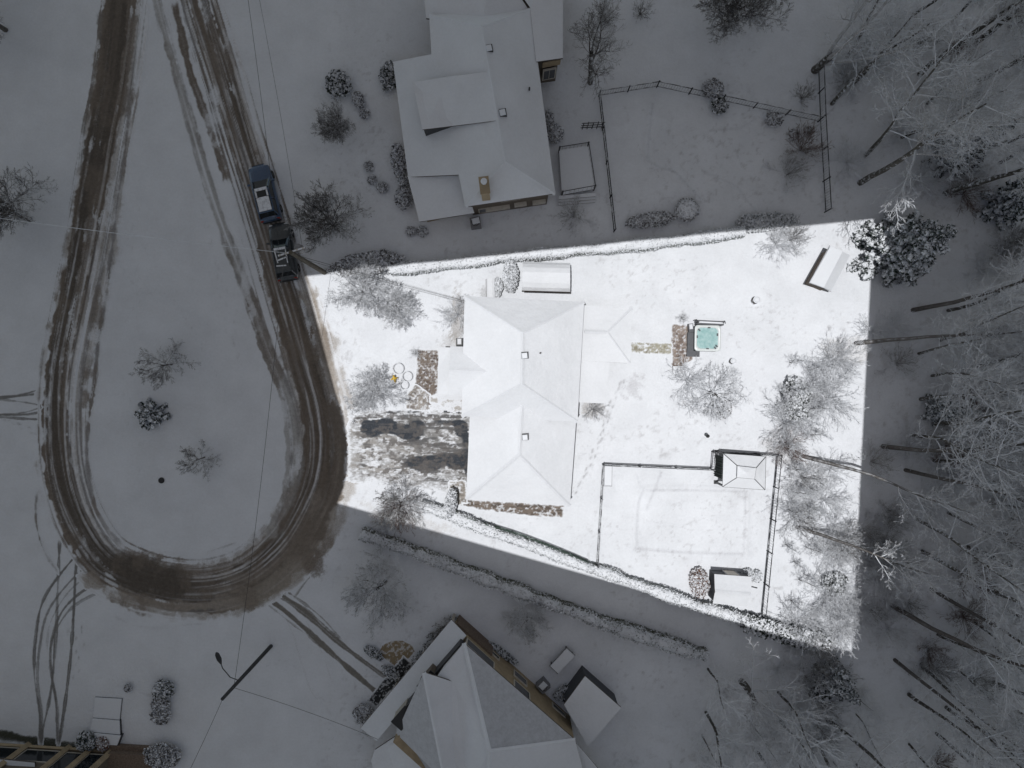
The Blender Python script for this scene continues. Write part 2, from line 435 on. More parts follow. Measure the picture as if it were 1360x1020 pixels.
# foot trail beside the house, paw marks, beds
g.dots([(757, 662), (772, 640), (786, 610), (800, 572), (812, 540), (826, 505)], .13, .8, (.38, .38, .4), gap=.42, side=.1, seed=12)
g.dots([(762, 655), (790, 612), (815, 545)], .1, .3, (.4, .4, .42), gap=.3, side=.2, seed=13)
g.blob(842, 514, 16, 14, .5, (.5, .5, .53), seed=5, rough=.9, nf=1.6)
for k, (x, y) in enumerate([(30, 850), (160, 848), (182, 828), (228, 848), (265, 829), (295, 838), (127, 798), (170, 820)]):
    g.band([(x - 9, y - 1), (x, y), (x + 9, y + 3)], 3, .6, (.2, .2, .2), seed=40 + k)
g.band([(140, 812), (185, 832), (250, 832)], 3, .3, TRK, seed=51); g.band([(225, 831), (272, 828)], 3, .6, (.15, .15, .15), seed=52)
g.band([(110, 902), (135, 900), (165, 908)], 3, .2, TRK, seed=53); g.band([(172, 916), (205, 925)], 3, .35, TRK, seed=54)
g.blob(5, 985, 10, 10, .2, (.08, .09, .05)); g.band([(-20, 968), (0, 975), (50, 985), (100, 992)], 12, .95, (.06, .062, .045), streak=.2, seed=55)
g.band([(420, 395), (440, 500), (450, 540)], 8, .28, (.55, .53, .51), seed=56)
g.blob(608, 425, 9, 34, .55, (.30, .27, .24), seed=57, rough=.8, nf=2.5); g.blob(598, 455, 14, 12, .35, (.4, .38, .36), seed=58, rough=.8, nf=2.5)
g.blob(787, 545, 16, 12, .5, (.36, .33, .30), seed=59, rough=.7, nf=2.5); g.blob(650, 390, 14, 8, .4, (.3, .3, .3), seed=60, rough=.7, nf=2.5)
g.blob(1125, 465, 35, 16, .3, (.60, .55, .48), seed=61, rough=.6); g.blob(1040, 585, 22, 26, .3, (.42, .38, .36), seed=62, rough=.7)
g.blob(565, 378, 50, 14, .12, (.4, .4, .4), seed=63, rough=.8)
g.blob(540, 690, 60, 10, .3, (.35, .3, .24), seed=64, rough=.8, rot=-.28, nf=2.0)
for k, q in enumerate(([(830, 560), (870, 600), (930, 590), (990, 560)], [(1010, 380), (1050, 420), (1060, 455)], [(860, 690), (900, 700), (940, 690), (970, 720)], [(440, 470), (470, 500), (520, 470), (560, 440)], [(780, 580), (790, 690), (760, 720)], [(850, 400), (880, 370), (950, 350)], [(830, 140), (850, 200), (900, 260)], [(970, 190), (1000, 240), (1060, 260)], [(640, 705), (720, 715), (760, 700)], [(320, 900), (380, 880), (430, 930)], [(130, 300), (180, 380), (230, 400), (300, 520)])):
    g.dots(q, .10, .4, (.42, .42, .44), gap=.38, side=.07, seed=300 + k, jit=.06)
# woodland floor: fallen twigs and stems poking through
wood = sstep(0, 14, (g.X - 24) + 10 * (fbm(g.X * .12, g.Y * .12, 71) - .5)) 
wood = np.maximum(wood, sstep(0, 8, (-g.Y - 22 - np.maximum(0, 16 - g.X) * .9) + 6 * (fbm(g.X * .15, g.Y * .15, 72) - .5)))
litter = sstep(.52, .72, fbm(g.X * .35, g.Y * .35, 73)) * .2 + sstep(.56, .70, fbm(g.X * 2.2, g.Y * 2.2, 74)) * .5
g.over(wood * litter * .55, (.26, .24, .22))
# relief: pool edges, drifts
for pts, dep in (([(852, 650), (845, 670), (843, 720), (852, 732), (980, 738), (990, 725), (992, 660), (985, 650), (862, 648), (852, 650)], .10),
                 ([(862, 155), (858, 190), (860, 215), (875, 225), (895, 232), (912, 250)], .12), ([(960, 175), (985, 172), (1005, 160)], .06), ([(950, 238), (975, 250), (990, 268)], .06),
                 ([(868, 645), (862, 660)], .1)):
    D, T, O, W = g.field(pts, 14)
    g.z += np.where(D < 1e8, dep * np.exp(-(O / .22) ** 2) * np.sign(.5 - .0 * O), 0)
    g.over(np.where(D < 1e8, .42 * np.exp(-((O - .18) / .15) ** 2) * (.5 + .8 * fbm(T * .5, O * 0, 79)), 0), (.45, .45, .48))  # shade of the raised edge painted as a grey line beside it
g.band([(873, 638), (873, 656)], 3, .3, (.35, .35, .35), seed=81)
g.band([(1043, 212), (1020, 215)], 2, .3, TRK, seed=82)
g.z += .07 * (fbm(g.X * .35, g.Y * .35, 90, 3) - .5) * np.exp(-((np.maximum(np.abs(g.X) - 38, 0)) / 2) ** 2) * sstep(-9.5, -6, g.X) * 0
# thin snow: grass tips and wind marks
tips = sstep(.50, .78, fbm(g.X * 1.3, g.Y * 1.3, 76, 5)) * .20 + sstep(.55, .75, fbm(g.X * 3.3, g.Y * 3.3, 77, 4)) * sstep(.42, .62, fbm(g.X * .22, g.Y * .22, 78, 3)) * .42
g.over(tips * sstep(-19, -14, g.X), (.50, .50, .52))
ground = g.mesh('ground', M_GROUND, 0.0, None, skirt=420)
del g

# ---- tyre tracks into the side drives
t = Sheet(*XY(-8, 1000), *XY(180, 700), 0.055); K = (.20, .195, .19)
for k, (q, w, al) in enumerate((([(128, 712), (92, 748), (58, 796), (47, 850), (46, 900), (53, 950), (53, 992)], 3.6, .9), ([(150, 738), (108, 758), (66, 808), (53, 858), (50, 905), (56, 950), (55, 992)], 3.2, .7),
             ([(80, 705), (78, 750), (76, 800), (74, 850), (68, 915), (58, 965), (54, 992)], 3.8, .9), ([(108, 705), (101, 752), (98, 810), (94, 870), (87, 930), (78, 992)], 4.4, .95),
             ([(155, 768), (118, 780), (84, 810), (69, 850), (68, 890), (74, 930), (76, 992)], 3.4, .8), ([(178, 780), (140, 784), (97, 806), (73, 840), (66, 870), (69, 900), (77, 945), (77, 992)], 3.2, .65), ([(120, 760), (88, 790), (66, 830), (62, 870)], 2.6, .5))):
    t.band(q, w, al, K, soft=.05, streak=.3, rough=.05, sfreq=(.3, 9), seed=400 + k, lo=.25, hi=.55)
t.mesh('tyre_tracks', M_ROAD, .007, .10)
t = Sheet(*XY(285, 935), *XY(545, 672), 0.055); K = (.215, .20, .18)
for k, (q, w, al) in enumerate((([(290, 770), (322, 782), (360, 798), (400, 830), (440, 867), (475, 898), (508, 926)], 6.5, .95), ([(325, 758), (356, 780), (400, 810), (440, 845), (480, 876), (524, 908)], 7, .95),
             ([(300, 776), (340, 792), (385, 826), (432, 862)], 3, .8), ([(345, 762), (385, 788), (425, 818), (452, 848)], 3, .8), ([(318, 770), (352, 790), (396, 824)], 2.6, .7),
             ([(425, 690), (400, 735), (366, 768), (350, 790), (388, 820), (432, 858)], 3.4, .8), ([(440, 690), (422, 742), (388, 778), (380, 792), (412, 814), (450, 848)], 3.4, .75), ([(446, 700), (432, 740), (404, 775), (392, 792)], 3, .7), ([(414, 686), (392, 728), (352, 764)], 3, .7),
             ([(372, 806), (392, 850), (412, 915), (430, 935)], 2.4, .3), ([(400, 812), (428, 868), (450, 935)], 2.4, .25))):
    t.band(q, w, al, K, soft=.06, streak=.4, rough=.06, sfreq=(.25, 8), seed=420 + k, lo=.25, hi=.55)
t.mesh('tyre_tracks', M_ROAD, .007, .10)
t = Sheet(*XY(-46, 566), *XY(84, 506), 0.055); K = (.22, .215, .21)
for k, q in enumerate(([(-45, 530), (20, 526), (62, 514), (84, 508)], [(-45, 531), (25, 526), (62, 521), (84, 519)], [(-45, 526), (30, 534), (62, 540), (84, 541)], [(-45, 551), (25, 549), (62, 538), (84, 531)], [(-45, 549), (25, 551), (62, 546), (84, 544)], [(-45, 550), (30, 556), (62, 557), (84, 557)])):
    t.band(q, 3.2, .85, K, soft=.05, streak=.3, rough=.05, sfreq=(.3, 9), seed=440 + k, lo=.25, hi=.55)
t.mesh('tyre_tracks', M_ROAD, .007, .10)

# ---- the loop road
r = Sheet(-44, -21, -12, 36, 0.07)
LANE = [(170, -70), (162, 0), (155, 60), (147, 120), (135, 180), (125, 240), (114, 300), (103, 360), (91, 420), (80, 480), (75, 540), (76, 600), (84, 650), (103, 700), (135, 745), (180, 770), (230, 783), (285, 783), (335, 765), (378, 728), (406, 685), (424, 640), (430, 590), (424, 540), (410, 490), (393, 430), (375, 370), (357, 310), (336, 240), (315, 170), (295, 100), (276, 40), (264, 0), (245, -70)]
def off(pts, d):
    C = catmull(np.array(pts, float), 12); t = np.gradient(C, axis=0); t /= np.linalg.norm(t, axis=1, keepdims=True)
    dd = np.broadcast_to(np.asarray(d, float), (len(C),)) if np.ndim(d) == 0 else np.interp(np.linspace(0, 1, len(C)), np.linspace(0, 1, len(d)), d)
    return np.stack([C[:, 0] + t[:, 1] * dd, C[:, 1] - t[:, 0] * dd], 1)     # + = left of travel (inside of the loop)
def wpts(pts, ws):
    w = np.interp(np.linspace(0, 1, len(pts)), np.linspace(0, 1, len(ws)), ws)
    return [(p[0], p[1], q) for p, q in zip(pts, w)]
# broad grey slush, then brown lanes, then streaks
r.band(wpts(off(LANE, [0, 2, 6, 12, 10, 8, 2, 0, 0, -6, -8, -8, -4, 0, 0, 0]), [54, 54, 58, 66, 66, 62, 66, 78, 84, 88, 84, 76, 62, 52, 52, 50]), 60, .62, SLUSH, soft=.35, streak=.85, sfreq=(.06, 2.2), seed=101, rough=.3, lo=.3, hi=.6)
r.band(wpts(off(LANE, [0, 0, 0, -2, -2, -2, 0, 2, 0, 0, 2, 4, 0, 2, 6, 8]), [46, 46, 40, 30, 30, 34, 42, 56, 64, 58, 46, 40, 34, 26, 16, 14]), 40, .98, MUD, soft=.1, streak=.45, sfreq=(.03, 1.8), seed=102, rough=.2, lo=.26, hi=.48)
r.band(wpts(off(LANE, [-4, -4, -2, -6, -4, 0, 4, 4, 2, 2, 2, 0, -2, -4, -6, -8]), [30, 28, 20, 12, 12, 16, 24, 34, 36, 30, 20, 18, 14, 12, 10, 8]), 26, .92, MUDD, soft=.12, streak=.6, sfreq=(.05, 1.8), seed=103, rough=.2, lo=.3, hi=.55)
DD, TT, OO, _ = r.field([(*p[:2], 108) for p in LANE], 108); IN = DD < 1e8; TL = TT.max()
def rut(o, w, alpha, col, seed, f0=0, f1=1, streak=.82, drift=6.0, v=7.0):
    c = (o + drift * 2 * (fbm(TT * .03, TT * 0 + seed, seed, 3) - .5)) * S; d = np.abs(OO - c) + (fbm(TT * 1.5, OO * 4, seed + 1, 2) - .5) * .09
    m = (1 - sstep(w * S / 2 - .05, w * S / 2 + .05, d)) * ((1 - streak) + streak * sstep(.38, .56, fbm(TT * .07, OO * v, seed + 2, 3)))
    m = m * sstep(f0 * TL - 2, f0 * TL + 2, TT) * (1 - sstep(f1 * TL - 2, f1 * TL + 2, TT))
    r.over(np.where(IN, m * alpha, 0), col)
WH = (.70, .70, .72); rr_ = np.random.default_rng(5)
for k, (o, w, a_, c_, f0, f1) in enumerate(((16, 5, .8, MUDD, 0, 1), (25, 4, .8, TRK, 0, 1), (32, 3.2, .75, TRK, 0, .55), (-16, 4, .75, MUDD, .1, 1), (-24, 3.5, .6, TRK, 0, 1), (38, 2.6, .5, TRK, .1, .8), (8, 3.5, .8, MUDD, 0, 1), (-9, 4, .7, MUDD, 0, 1), (20, 2.4, .7, TRK, 0, 1),
        (11, 3, .7, WH, .15, 1), (-5, 2, .55, WH, .2, 1), (22, 3.5, .8, WH, 0, .55), (29, 2.6, .8, WH, 0, .6), (-20, 3, .75, WH, .5, 1), (3, 2, .55, WH, .55, 1), (35, 3, .75, WH, .05, .6), (16, 2, .6, WH, .5, 1), (-12, 2.2, .6, WH, .6, 1), (-28, 3, .7, WH, .55, .95))):
    rut(o, w, a_, c_, 500 + k, f0, f1)
for k in range(20):
    o = rr_.uniform(-30, 32); f0 = rr_.uniform(0, .8); rut(o, rr_.uniform(1.4, 2.6), rr_.uniform(.3, .65), [MUDD, WH, MUDD, TRK, WH][k % 5], 540 + k, f0, min(1, f0 + rr_.uniform(.08, .35)), streak=.9, drift=14)
# the loose arm on the left of the right branch
ARM = [(203, -20), (215, 30), (232, 90), (252, 160), (275, 240), (295, 300), (318, 360), (340, 420), (362, 480), (382, 530), (392, 590), (388, 650), (370, 700)]
r.band(wpts(ARM, [10, 12, 13, 15, 18, 22, 26, 24]), 16, .72, (.38, .37, .36), streak=.7, sfreq=(.06, 3), seed=121, lo=.25, hi=.5)
r.band(wpts(off(ARM, -5), [3]), 3, .8, TRK, streak=.6, seed=122, sfreq=(.1, 3)); r.band(wpts(off(ARM, 6), [3]), 3, .7, TRK, streak=.7, seed=123, sfreq=(.1, 3))
r.band([(228, -10), (240, 40), (252, 95), (268, 140), (285, 190), (300, 235)], 11, .9, MUD, streak=.6, seed=124, sfreq=(.06, 2)); r.band([(240, 5), (262, 90), (285, 165)], 4, .5, TRK, streak=.8, seed=125)
# inner thin tracks left side
r.band([(178, 60), (172, 140), (165, 210), (156, 270), (150, 320), (142, 390), (133, 440), (126, 500), (118, 560), (115, 610), (120, 650), (135, 690), (158, 720)], 4.5, .9, TRK, streak=.4, seed=126)
r.band([(150, 290), (146, 360), (136, 430), (122, 480), (107, 520), (102, 570)], 3.5, .7, TRK, streak=.6, seed=127)
r.band([(133, 0), (131, 60), (122, 120), (112, 170), (106, 235)], 5, .7, (.2, .2, .2), streak=.8, seed=128, lo=.4); r.band([(50, 640), (48, 690), (58, 730), (78, 760)], 5, .7, TRK, streak=.5, seed=129)
r.band([(200, 730), (235, 738), (270, 735), (310, 722)], 6, .55, TRK, streak=.7, seed=130); r.band([(255, 746), (310, 735), (355, 700), (382, 660)], 5, .45, TRK, streak=.6, seed=131)
r.band([(352, 330), (375, 395), (395, 450), (412, 510), (420, 570), (418, 630), (402, 680), (376, 724), (335, 762)], 34, .8, (.155, .125, .10), streak=.8, sfreq=(.03, 3.2), seed=160, rough=.2, lo=.36, hi=.54, fade=3)
r.band([(440, 560), (442, 620), (428, 680), (398, 730), (355, 772), (300, 792)], 22, .75, (.17, .138, .11), streak=.8, sfreq=(.03, 3.2), seed=161, rough=.3, lo=.36, hi=.54, fade=3)
for k in range(15):
    rut(rr_.uniform(-34, 14), rr_.uniform(1.6, 3.2), rr_.uniform(.35, .7), [WH, MUDD, MUDD][k % 3], 600 + k, rr_.uniform(.42, .6), rr_.uniform(.66, .95), streak=.88, drift=14)
r.band([(425, 640), (420, 690), (395, 740), (345, 782), (318, 782)], 44, .45, SLUSH, streak=.8, sfreq=(.06, 2.4), seed=162, rough=.4, lo=.34, hi=.58, soft=.3)
# ploughed gap of bare wet tarmac at the bottom
r.blob(190, 762, 52, 26, .96, MUDD, seed=132, rot=-.35, rough=.25); r.blob(235, 772, 20, 22, .9, MUDD, seed=133)
# outer verge, bare and brown near the drive mouth
r.band([(405, 372), (420, 430), (436, 500), (448, 550), (452, 610), (444, 660), (425, 710), (395, 750), (350, 785), (300, 800), (240, 806), (170, 795), (120, 770)], 16, .72, SLUSH, streak=.7, sfreq=(.1, 2), seed=134, rough=.3, lo=.3, hi=.55)
r.band([(430, 520), (446, 560), (450, 610), (440, 660), (420, 700)], 22, .85, MUD, streak=.7, sfreq=(.1, 2), seed=135, rough=.3, lo=.35, hi=.6)
r.band([(408, 400), (418, 440), (430, 480)], 6, .8, (.2, .19, .18), streak=.7, seed=136); r.blob(415, 745, 16, 26, .5, MUD, seed=137, rot=.5)
r.band([(402, 730), (380, 760), (345, 790)], 26, .6, (.28, .25, .21), streak=.7, sfreq=(.1, 2), seed=138, rough=.3)
sm = sstep(.48, .66, fbm(r.X * .55, r.Y * .30, 640, 5)) * sstep(.25, .6, r.a)
r.over(sm * .55, (.20, .165, .135))
r.a = r.a * (1 - .5 * sstep(.55, .72, fbm(r.X * .9, r.Y * .5, 641, 5)) * (r.a < .93))
road = r.mesh('road', M_ROAD, 0.012, .16)
del r

# ---- driveway of the bright lot
d = Sheet(*XY(425, 672), *XY(640, 528), 0.045)
d.over(d.poly_mask([(456, 540), (470, 546), (540, 548), (626, 540), (626, 652), (560, 648), (490, 636), (452, 640)], .5, .5, 201) * (.35 + .65 * sstep(.30, .55, fbm(d.X * 1.4, d.Y * 2.4, 202, 5))) * .8, (.33, .325, .325))
d.over(d.poly_mask([(458, 548), (475, 556), (560, 590), (540, 640), (490, 628), (458, 625)], .6, .6, 203) * sstep(.35, .6, fbm(d.X * 1.0 + d.Y * .5, d.Y * 3.2, 204, 5)) * .6, (.29, .27, .25))
d.over(d.poly_mask([(540, 552), (624, 548), (624, 645), (540, 600)], .5, .5, 205) * sstep(.42, .58, fbm(d.X * 2.2, d.Y * 2.6, 206, 5)) * .75, (.20, .195, .19))
BLK = (.030, .036, .046); WB = np.zeros(d.X.shape)
for k, (x, y, rx, ry, a) in enumerate(((507, 566, 22, 13, .97), (490, 572, 12, 10, .9), (532, 574, 14, 8, .7), (552, 570, 16, 13, .85), (545, 582, 12, 6, .8), (590, 561, 30, 5, .7), (614, 570, 11, 11, .97), (578, 613, 36, 10, .98), (558, 616, 26, 9, .9), (610, 612, 14, 10, .95), (619, 596, 6, 18, .95), (620, 632, 4, 16, .8), (530, 547, 26, 3, .8), (600, 547, 24, 2, .6))):
    c = XY(x, y); WB = WB + a * np.exp(-(((d.X - c[0]) / (rx * S * 1.05)) ** 2 + ((d.Y - c[1]) / (ry * S * 1.05)) ** 2) ** 1.5)
bn = fbm(d.X * .9, d.Y * 1.9, 208, 6); d.over(sstep(.50, .74, .62 * np.minimum(WB, 1) + .75 * (bn - .5) + .25) * .97, BLK)
d.over(d.poly_mask([(468, 548), (624, 546), (624, 644), (480, 634)], .5, .5, 209) * sstep(.52, .66, fbm(d.X * .45, d.Y * 3.0, 207, 6)) * .8, (.09, .088, .09))
d.over(d.poly_mask([(540, 600), (624, 596), (624, 632), (548, 634)], .3, .4, 231) * sstep(.5, .66, fbm(d.X * 4, d.Y * 4, 232, 4)) * .55, (.10, .085, .075))
d.over(d.poly_mask([(470, 545), (624, 545), (624, 645), (480, 636)], .5, .5, 234) * sstep(.50, .64, fbm(d.X * 3.2, d.Y * 4.2, 235, 5)) * .7, (.12, .11, .105))
d.band([(452, 622), (490, 632), (560, 642), (620, 648)], 5, .4, TRK, seed=233)
spk = fbm(d.X * 3.5, d.Y * 9, 240, 4)
d.a = d.a * sstep(*[float(q[0]) for q in (XY(458, 600), XY(471, 600))], d.X + 1.2 * (fbm(d.X, d.Y * 1.5, 241) - .5))
d.a = np.clip(d.a * (1 - .5 * sstep(.50, .66, spk) * (d.a < .93)), 0, 1)
d.mesh('driveway', M_ROAD, 0.016, .12)

def patch(name, pts, col, cover=.5, freq=(2.5, 2.5), z=.014, soft=.12, rough=.12, seed=300, alpha=.95, col2=None, kind='structure', m=None, grid=None):
    q = np.array([XY(*p) for p in pts]); lo = q.min(0) - .8; hi = q.max(0) + .8
    sh = Sheet(lo[0], lo[1], hi[0], hi[1], 0.05)
    mk = sh.poly_mask(pts, soft, rough, seed)
    n = fbm(sh.X * freq[0], sh.Y * freq[1], seed + 1, 5)
    sh.over(mk * sstep(.78 - cover - .14, .78 - cover + .14, n) * alpha, col)
    if col2 is not None: sh.over(mk * sstep(.48, .6, fbm(sh.X * freq[0] * 1.7, sh.Y * freq[1] * 1.7, seed + 2, 4)) * .8 * alpha, col2)
    if grid:
        rz, w, h = grid; ca, sa = math.cos(rz), math.sin(rz); u = (sh.X * ca + sh.Y * sa) / w; v = (-sh.X * sa + sh.Y * ca) / h
        u = u + .5 * (np.floor(v) % 2); du = np.abs(u - np.round(u)) * w; dv = np.abs(v - np.round(v)) * h
        sh.over(mk * (1 - sstep(.02, .06, np.minimum(du, dv))) * .28 * sstep(.35, .6, fbm(sh.X * 2, sh.Y * 2, seed + 5)), (.6, .6, .62))
    sh.a = sh.a * (1 - .55 * sstep(.52, .66, fbm(sh.X * 6, sh.Y * 6, seed + 6, 4)))
    z += (seed % 13) * .0015
    return sh.mesh(name, m or M_ROAD, z, .03, kind)

patch('walkway', [(556, 466), (582, 465), (582, 520), (570, 527), (552, 510)], (.18, .145, .12), .60, seed=301, col2=(.09, .065, .055), grid=(.1, .32, .22))
patch('walkway', [(552, 511), (572, 527), (574, 545), (540, 543), (540, 525)], (.28, .25, .22), .48, seed=302, col2=(.16, .14, .13), grid=(-.5, .32, .22))
patch('path', [(839, 455), (893, 457), (893, 470), (839, 468)], (.36, .34, .27), .42, seed=303, col2=(.22, .20, .15), grid=(0, .38, .4))
patch('garden_bed', [(620, 664), (748, 672), (746, 687), (700, 684), (640, 676), (600, 668)], (.18, .145, .12), .50, (1.2, 4), seed=304, col2=(.085, .07, .06))
patch('garden_bed', [(597, 640), (618, 640), (620, 668), (598, 672)], (.34, .31, .28), .40, (2, 3), seed=305, col2=(.2, .18, .16))
patch('garden_bed', [(572, 527), (616, 532), (616, 546), (570, 546)], (.42, .40, .38), .25, (2, 3), seed=306)
patch('patio', [(502, 868), (508, 857), (520, 851), (535, 851), (547, 857), (551, 865), (530, 888)], (.30, .235, .15), .72, seed=307, soft=.05, rough=.03, alpha=1)
patch('driveway', [(488, 930), (500, 938), (548, 884), (536, 872)], (.03, .032, .034), .62, seed=308, soft=.1)
patch('verge', [(755, 935), (775, 902), (752, 922), (742, 930)], (.02, .025, .015), .6, seed=309)
patch('patio', [(893, 432), (918, 432), (921, 472), (918, 480), (909, 482), (909, 494), (893, 494)], (.27, .22, .19), .56, seed=310, col2=(.14, .105, .09), grid=(.05, .45, .3))
# ------------------------------------------------------------------ buildings
def roof_mesh(name, polys, parent, mat, thick=0.22, caps=(), mats2=None):
    """polys: lists of (px, py, z) corners seen from above; gives a roof with depth, closed at the eaves"""
    key = {}; V = []; F = []; M = []
    def vid(p):
        q = P(*p); k = (round(q[0], 2), round(q[1], 2), round(q[2], 2))
        if k not in key: key[k] = len(V); V.append(q)
        return key[k]
    for poly in polys:
        m = 0
        if isinstance(poly, tuple): poly, m = poly
        f = [vid(p) for p in poly]
        a = sum(V[f[i]][0] * V[f[(i + 1) % len(f)]][1] - V[f[(i + 1) % len(f)]][0] * V[f[i]][1] for i in range(len(f)))
        if a < 0: f = f[::-1]
        F.append(f); M.append(m)
    edges = {}
    for f in F:
        for i in range(len(f)): edges[(f[i], f[(i + 1) % len(f)])] = 1
    n = len(V); V2 = V + [(v[0], v[1], v[2] - thick) for v in V]
    G = list(F) + [[i + n for i in f[::-1]] for f in F]; M = M + M
    for (a, b) in edges:
        if (b, a) not in edges: G.append([b, a, a + n, b + n]); M.append(0)
    mb = MB(); mb.add(V2, []); mb.f = G; mb.m = M
    for a, b in caps:
        pa, pb = np.array(P(*a)), np.array(P(*b)); t = (pb - pa)[:2]; t = t / np.linalg.norm(t); nn = np.array([-t[1], t[0], 0]) * .16; up = np.array([0, 0, .055])
        dn = np.array([0, 0, .05])
        mb.add([pa + nn - dn, pa + up, pa - nn - dn, pb + nn - dn, pb + up, pb - nn - dn], [(0, 1, 4, 3), (1, 2, 5, 4), (0, 2, 1), (3, 4, 5)], 0)
    return mb.build(name, [mat] + list(mats2 or []), parent)

def wall_mesh(name, pts, z0, z1, parent, mat, inset=0.45):
    Q = np.array([XY(p[0], p[1], p[2]) for p in pts]); n = len(Q)
    A = sum(Q[i][0] * Q[(i + 1) % n][1] - Q[(i + 1) % n][0] * Q[i][1] for i in range(n))
    if A < 0: Q = Q[::-1]
    out = []
    for i in range(n):
        a, b, c = Q[i - 1], Q[i], Q[(i + 1) % n]
        d1 = (b - a) / np.linalg.norm(b - a); d2 = (c - b) / np.linalg.norm(c - b)
        n1 = np.array([-d1[1], d1[0]]); n2 = np.array([-d2[1], d2[0]])
        k = (n1 + n2) / max(.35, 1 + n1 @ n2); out.append(b + k * inset)
    mb = MB(); mb.prism(out, z0, z1); o = mb.build(name, mat, parent); return o, out

def wall_panel(name, a, b, z0, z1, parent, mat, t0, t1, dep=.03, frame=None, fname='window_frame', bars=0):
    """a flat thing set on the wall running a->b (world xy): from share t0 to t1 of its length"""
    a, b = np.array(a), np.array(b); d = b - a; L = np.linalg.norm(d); d /= L; n = np.array([d[1], -d[0]])
    c = a + d * L * (t0 + t1) / 2; w = L * (t1 - t0); rz = math.atan2(d[1], d[0])
    mb = MB(); mb.box((*(c + n * dep * .5), (z0 + z1) / 2), (w, dep * 2, z1 - z0), rz); o = mb.build(name, mat, parent)
    if frame:
        mf = MB(); q = c + n * dep * .5
        for s in (-1, 1): mf.box((*(q + d * s * (w / 2 + .05)), (z0 + z1) / 2), (.1, dep * 2 + .05, z1 - z0 + .2), rz)
        for z in (z0 - .05, z1 + .05): mf.box((*q, z), (w - .002, dep * 2 + .05, .1), rz)
        for k in range(bars): mf.box((*(q + d * (w * (k + 1) / (bars + 1) - w / 2)), (z0 + z1) / 2), (.04, dep * 2 + .04, z1 - z0 - .002), rz)
        mf.build(fname, frame, o)
    return o

def roof_vent(parent, px, py, z, size=.5, h=.3, rz=0.0):
    x, y, _ = P(px, py, z); mb = MB()
    mb.box((x, y, z + h * .4 - .1), (size, size, h + .2), rz); o = mb.build('roof_vent', M_DARK, parent)
    mc = MB(); mc.box((x - .02, y - .03, z + h + .03), (size * .86, size * .86, .16), rz + .05, taper=.85); mc.build('snow_cap', M_SNOW, o); return o
def vent_pipe(parent, px, py, z):
    x, y, _ = P(px, py, z); mb = MB(); mb.tube([(x, y, z - .3), (x, y, z + .35)], .07, 8); return mb.build('vent_pipe', M_DARK, parent)

def house(name, label, cat, px, py):
    return tag(empty(name, P(px, py)), label, cat)
def local(root):                      # parts are modelled in world space, then hung on the thing
    off_ = root.location.copy()
    for c in bpy.data.objects:
        if c.parent == root: c.location = c.location - off_

# ---- the bungalow in the middle of the lot
h = house('bungalow', 'low white snow roofed bungalow with hip roofs in the middle of the bright lot', 'house', 694, 530)
E1, R1z = 3.6, 5.5
rf = roof_mesh('roof', [[(617, 393, E1), (776, 401, E1), (694.5, 442, R1z)], [(776, 401, E1), (767, 560, E1), (693.5, 510, R1z), (694.5, 442, R1z)],
    [(767, 560, E1), (613, 553, E1), (693.5, 510, R1z)], [(613, 553, E1), (617, 393, E1), (694.5, 442, R1z), (693.5, 510, R1z)]], h, M_ROOF,
    caps=[((617, 393, E1), (694.5, 442, R1z)), ((776, 401, E1), (694.5, 442, R1z)), ((694.5, 442, R1z), (693.5, 510, R1z)), ((767, 560, E1), (693.5, 510, R1z)), ((613, 553, E1), (693.5, 510, R1z))])
roof_vent(rf, 697, 472, 5.35, .52, .3, .06); vent_pipe(rf, 717.5, 469, 4.9)
rg = roof_mesh('garage_roof', [[(624.5, 540, 2.6), (624, 552, 2.6), (619, 663, 2.6), (690, 604, 4.35), (693.5, 530, 4.35), (694, 520, 4.35)],
    [(619, 663, 2.6), (757, 672, 2.6), (690, 604, 4.35)], [(757, 672, 2.6), (765, 562, 2.6), (765.5, 545, 2.6), (694, 520, 4.35), (693.5, 530, 4.35), (690, 604, 4.35)]], h, M_ROOF,
    caps=[((694, 524, 4.35), (690, 604, 4.35)), ((619, 663, 2.6), (690, 604, 4.35)), ((757, 672, 2.6), (690, 604, 4.35))])
roof_vent(rg, 697.5, 580, 4.2, .5, .3, .03)
roof_mesh('gable_roof', [[(598, 460, 3.3), (660, 461, 3.32), (665, 494, 4.35), (596.5, 491, 4.35)], [(596.5, 491, 4.35), (665, 494, 4.35), (660, 527, 3.32), (596, 525, 3.3)]], h, M_ROOF, caps=[((596.5, 491, 4.35), (650, 493.5, 4.35))])
roof_mesh('porch_roof', [[(583, 461, 2.55), (600, 461.5, 3.0), (600, 491, 3.2), (581.5, 491, 2.55)], [(581.5, 491, 2.55), (600, 491, 3.2), (600, 524, 3.0), (580.5, 523.5, 2.55)]], h, M_ROOF)
roof_mesh('rear_roof', [[(772, 405, 2.6), (839.5, 408.5, 2.5), (806.5, 441, 2.9), (772, 440, 2.9)], [(839.5, 408.5, 2.5), (836.5, 482.5, 2.5), (806.5, 441, 2.9)],
    [(836.5, 482.5, 2.5), (810, 481, 2.5), (770, 479, 2.55), (772, 440, 2.9), (806.5, 441, 2.9)]], h, M_ROOF, caps=[((839.5, 408.5, 2.5), (806.5, 441, 2.9)), ((836.5, 482.5, 2.5), (806.5, 441, 2.9)), ((776, 440.2, 3.15), (806.5, 441, 2.9))])
roof_mesh('lean_to_roof', [[(764, 476, 2.62), (810, 479, 2.36), (804, 536, 2.3), (763, 534, 2.6)]], h, M_ROOF)
w1, q1 = wall_mesh('wall', [(617, 393, E1), (776, 401, E1), (767, 560, E1), (613, 553, E1)], -.1, 3.45, h, M_SIDING)
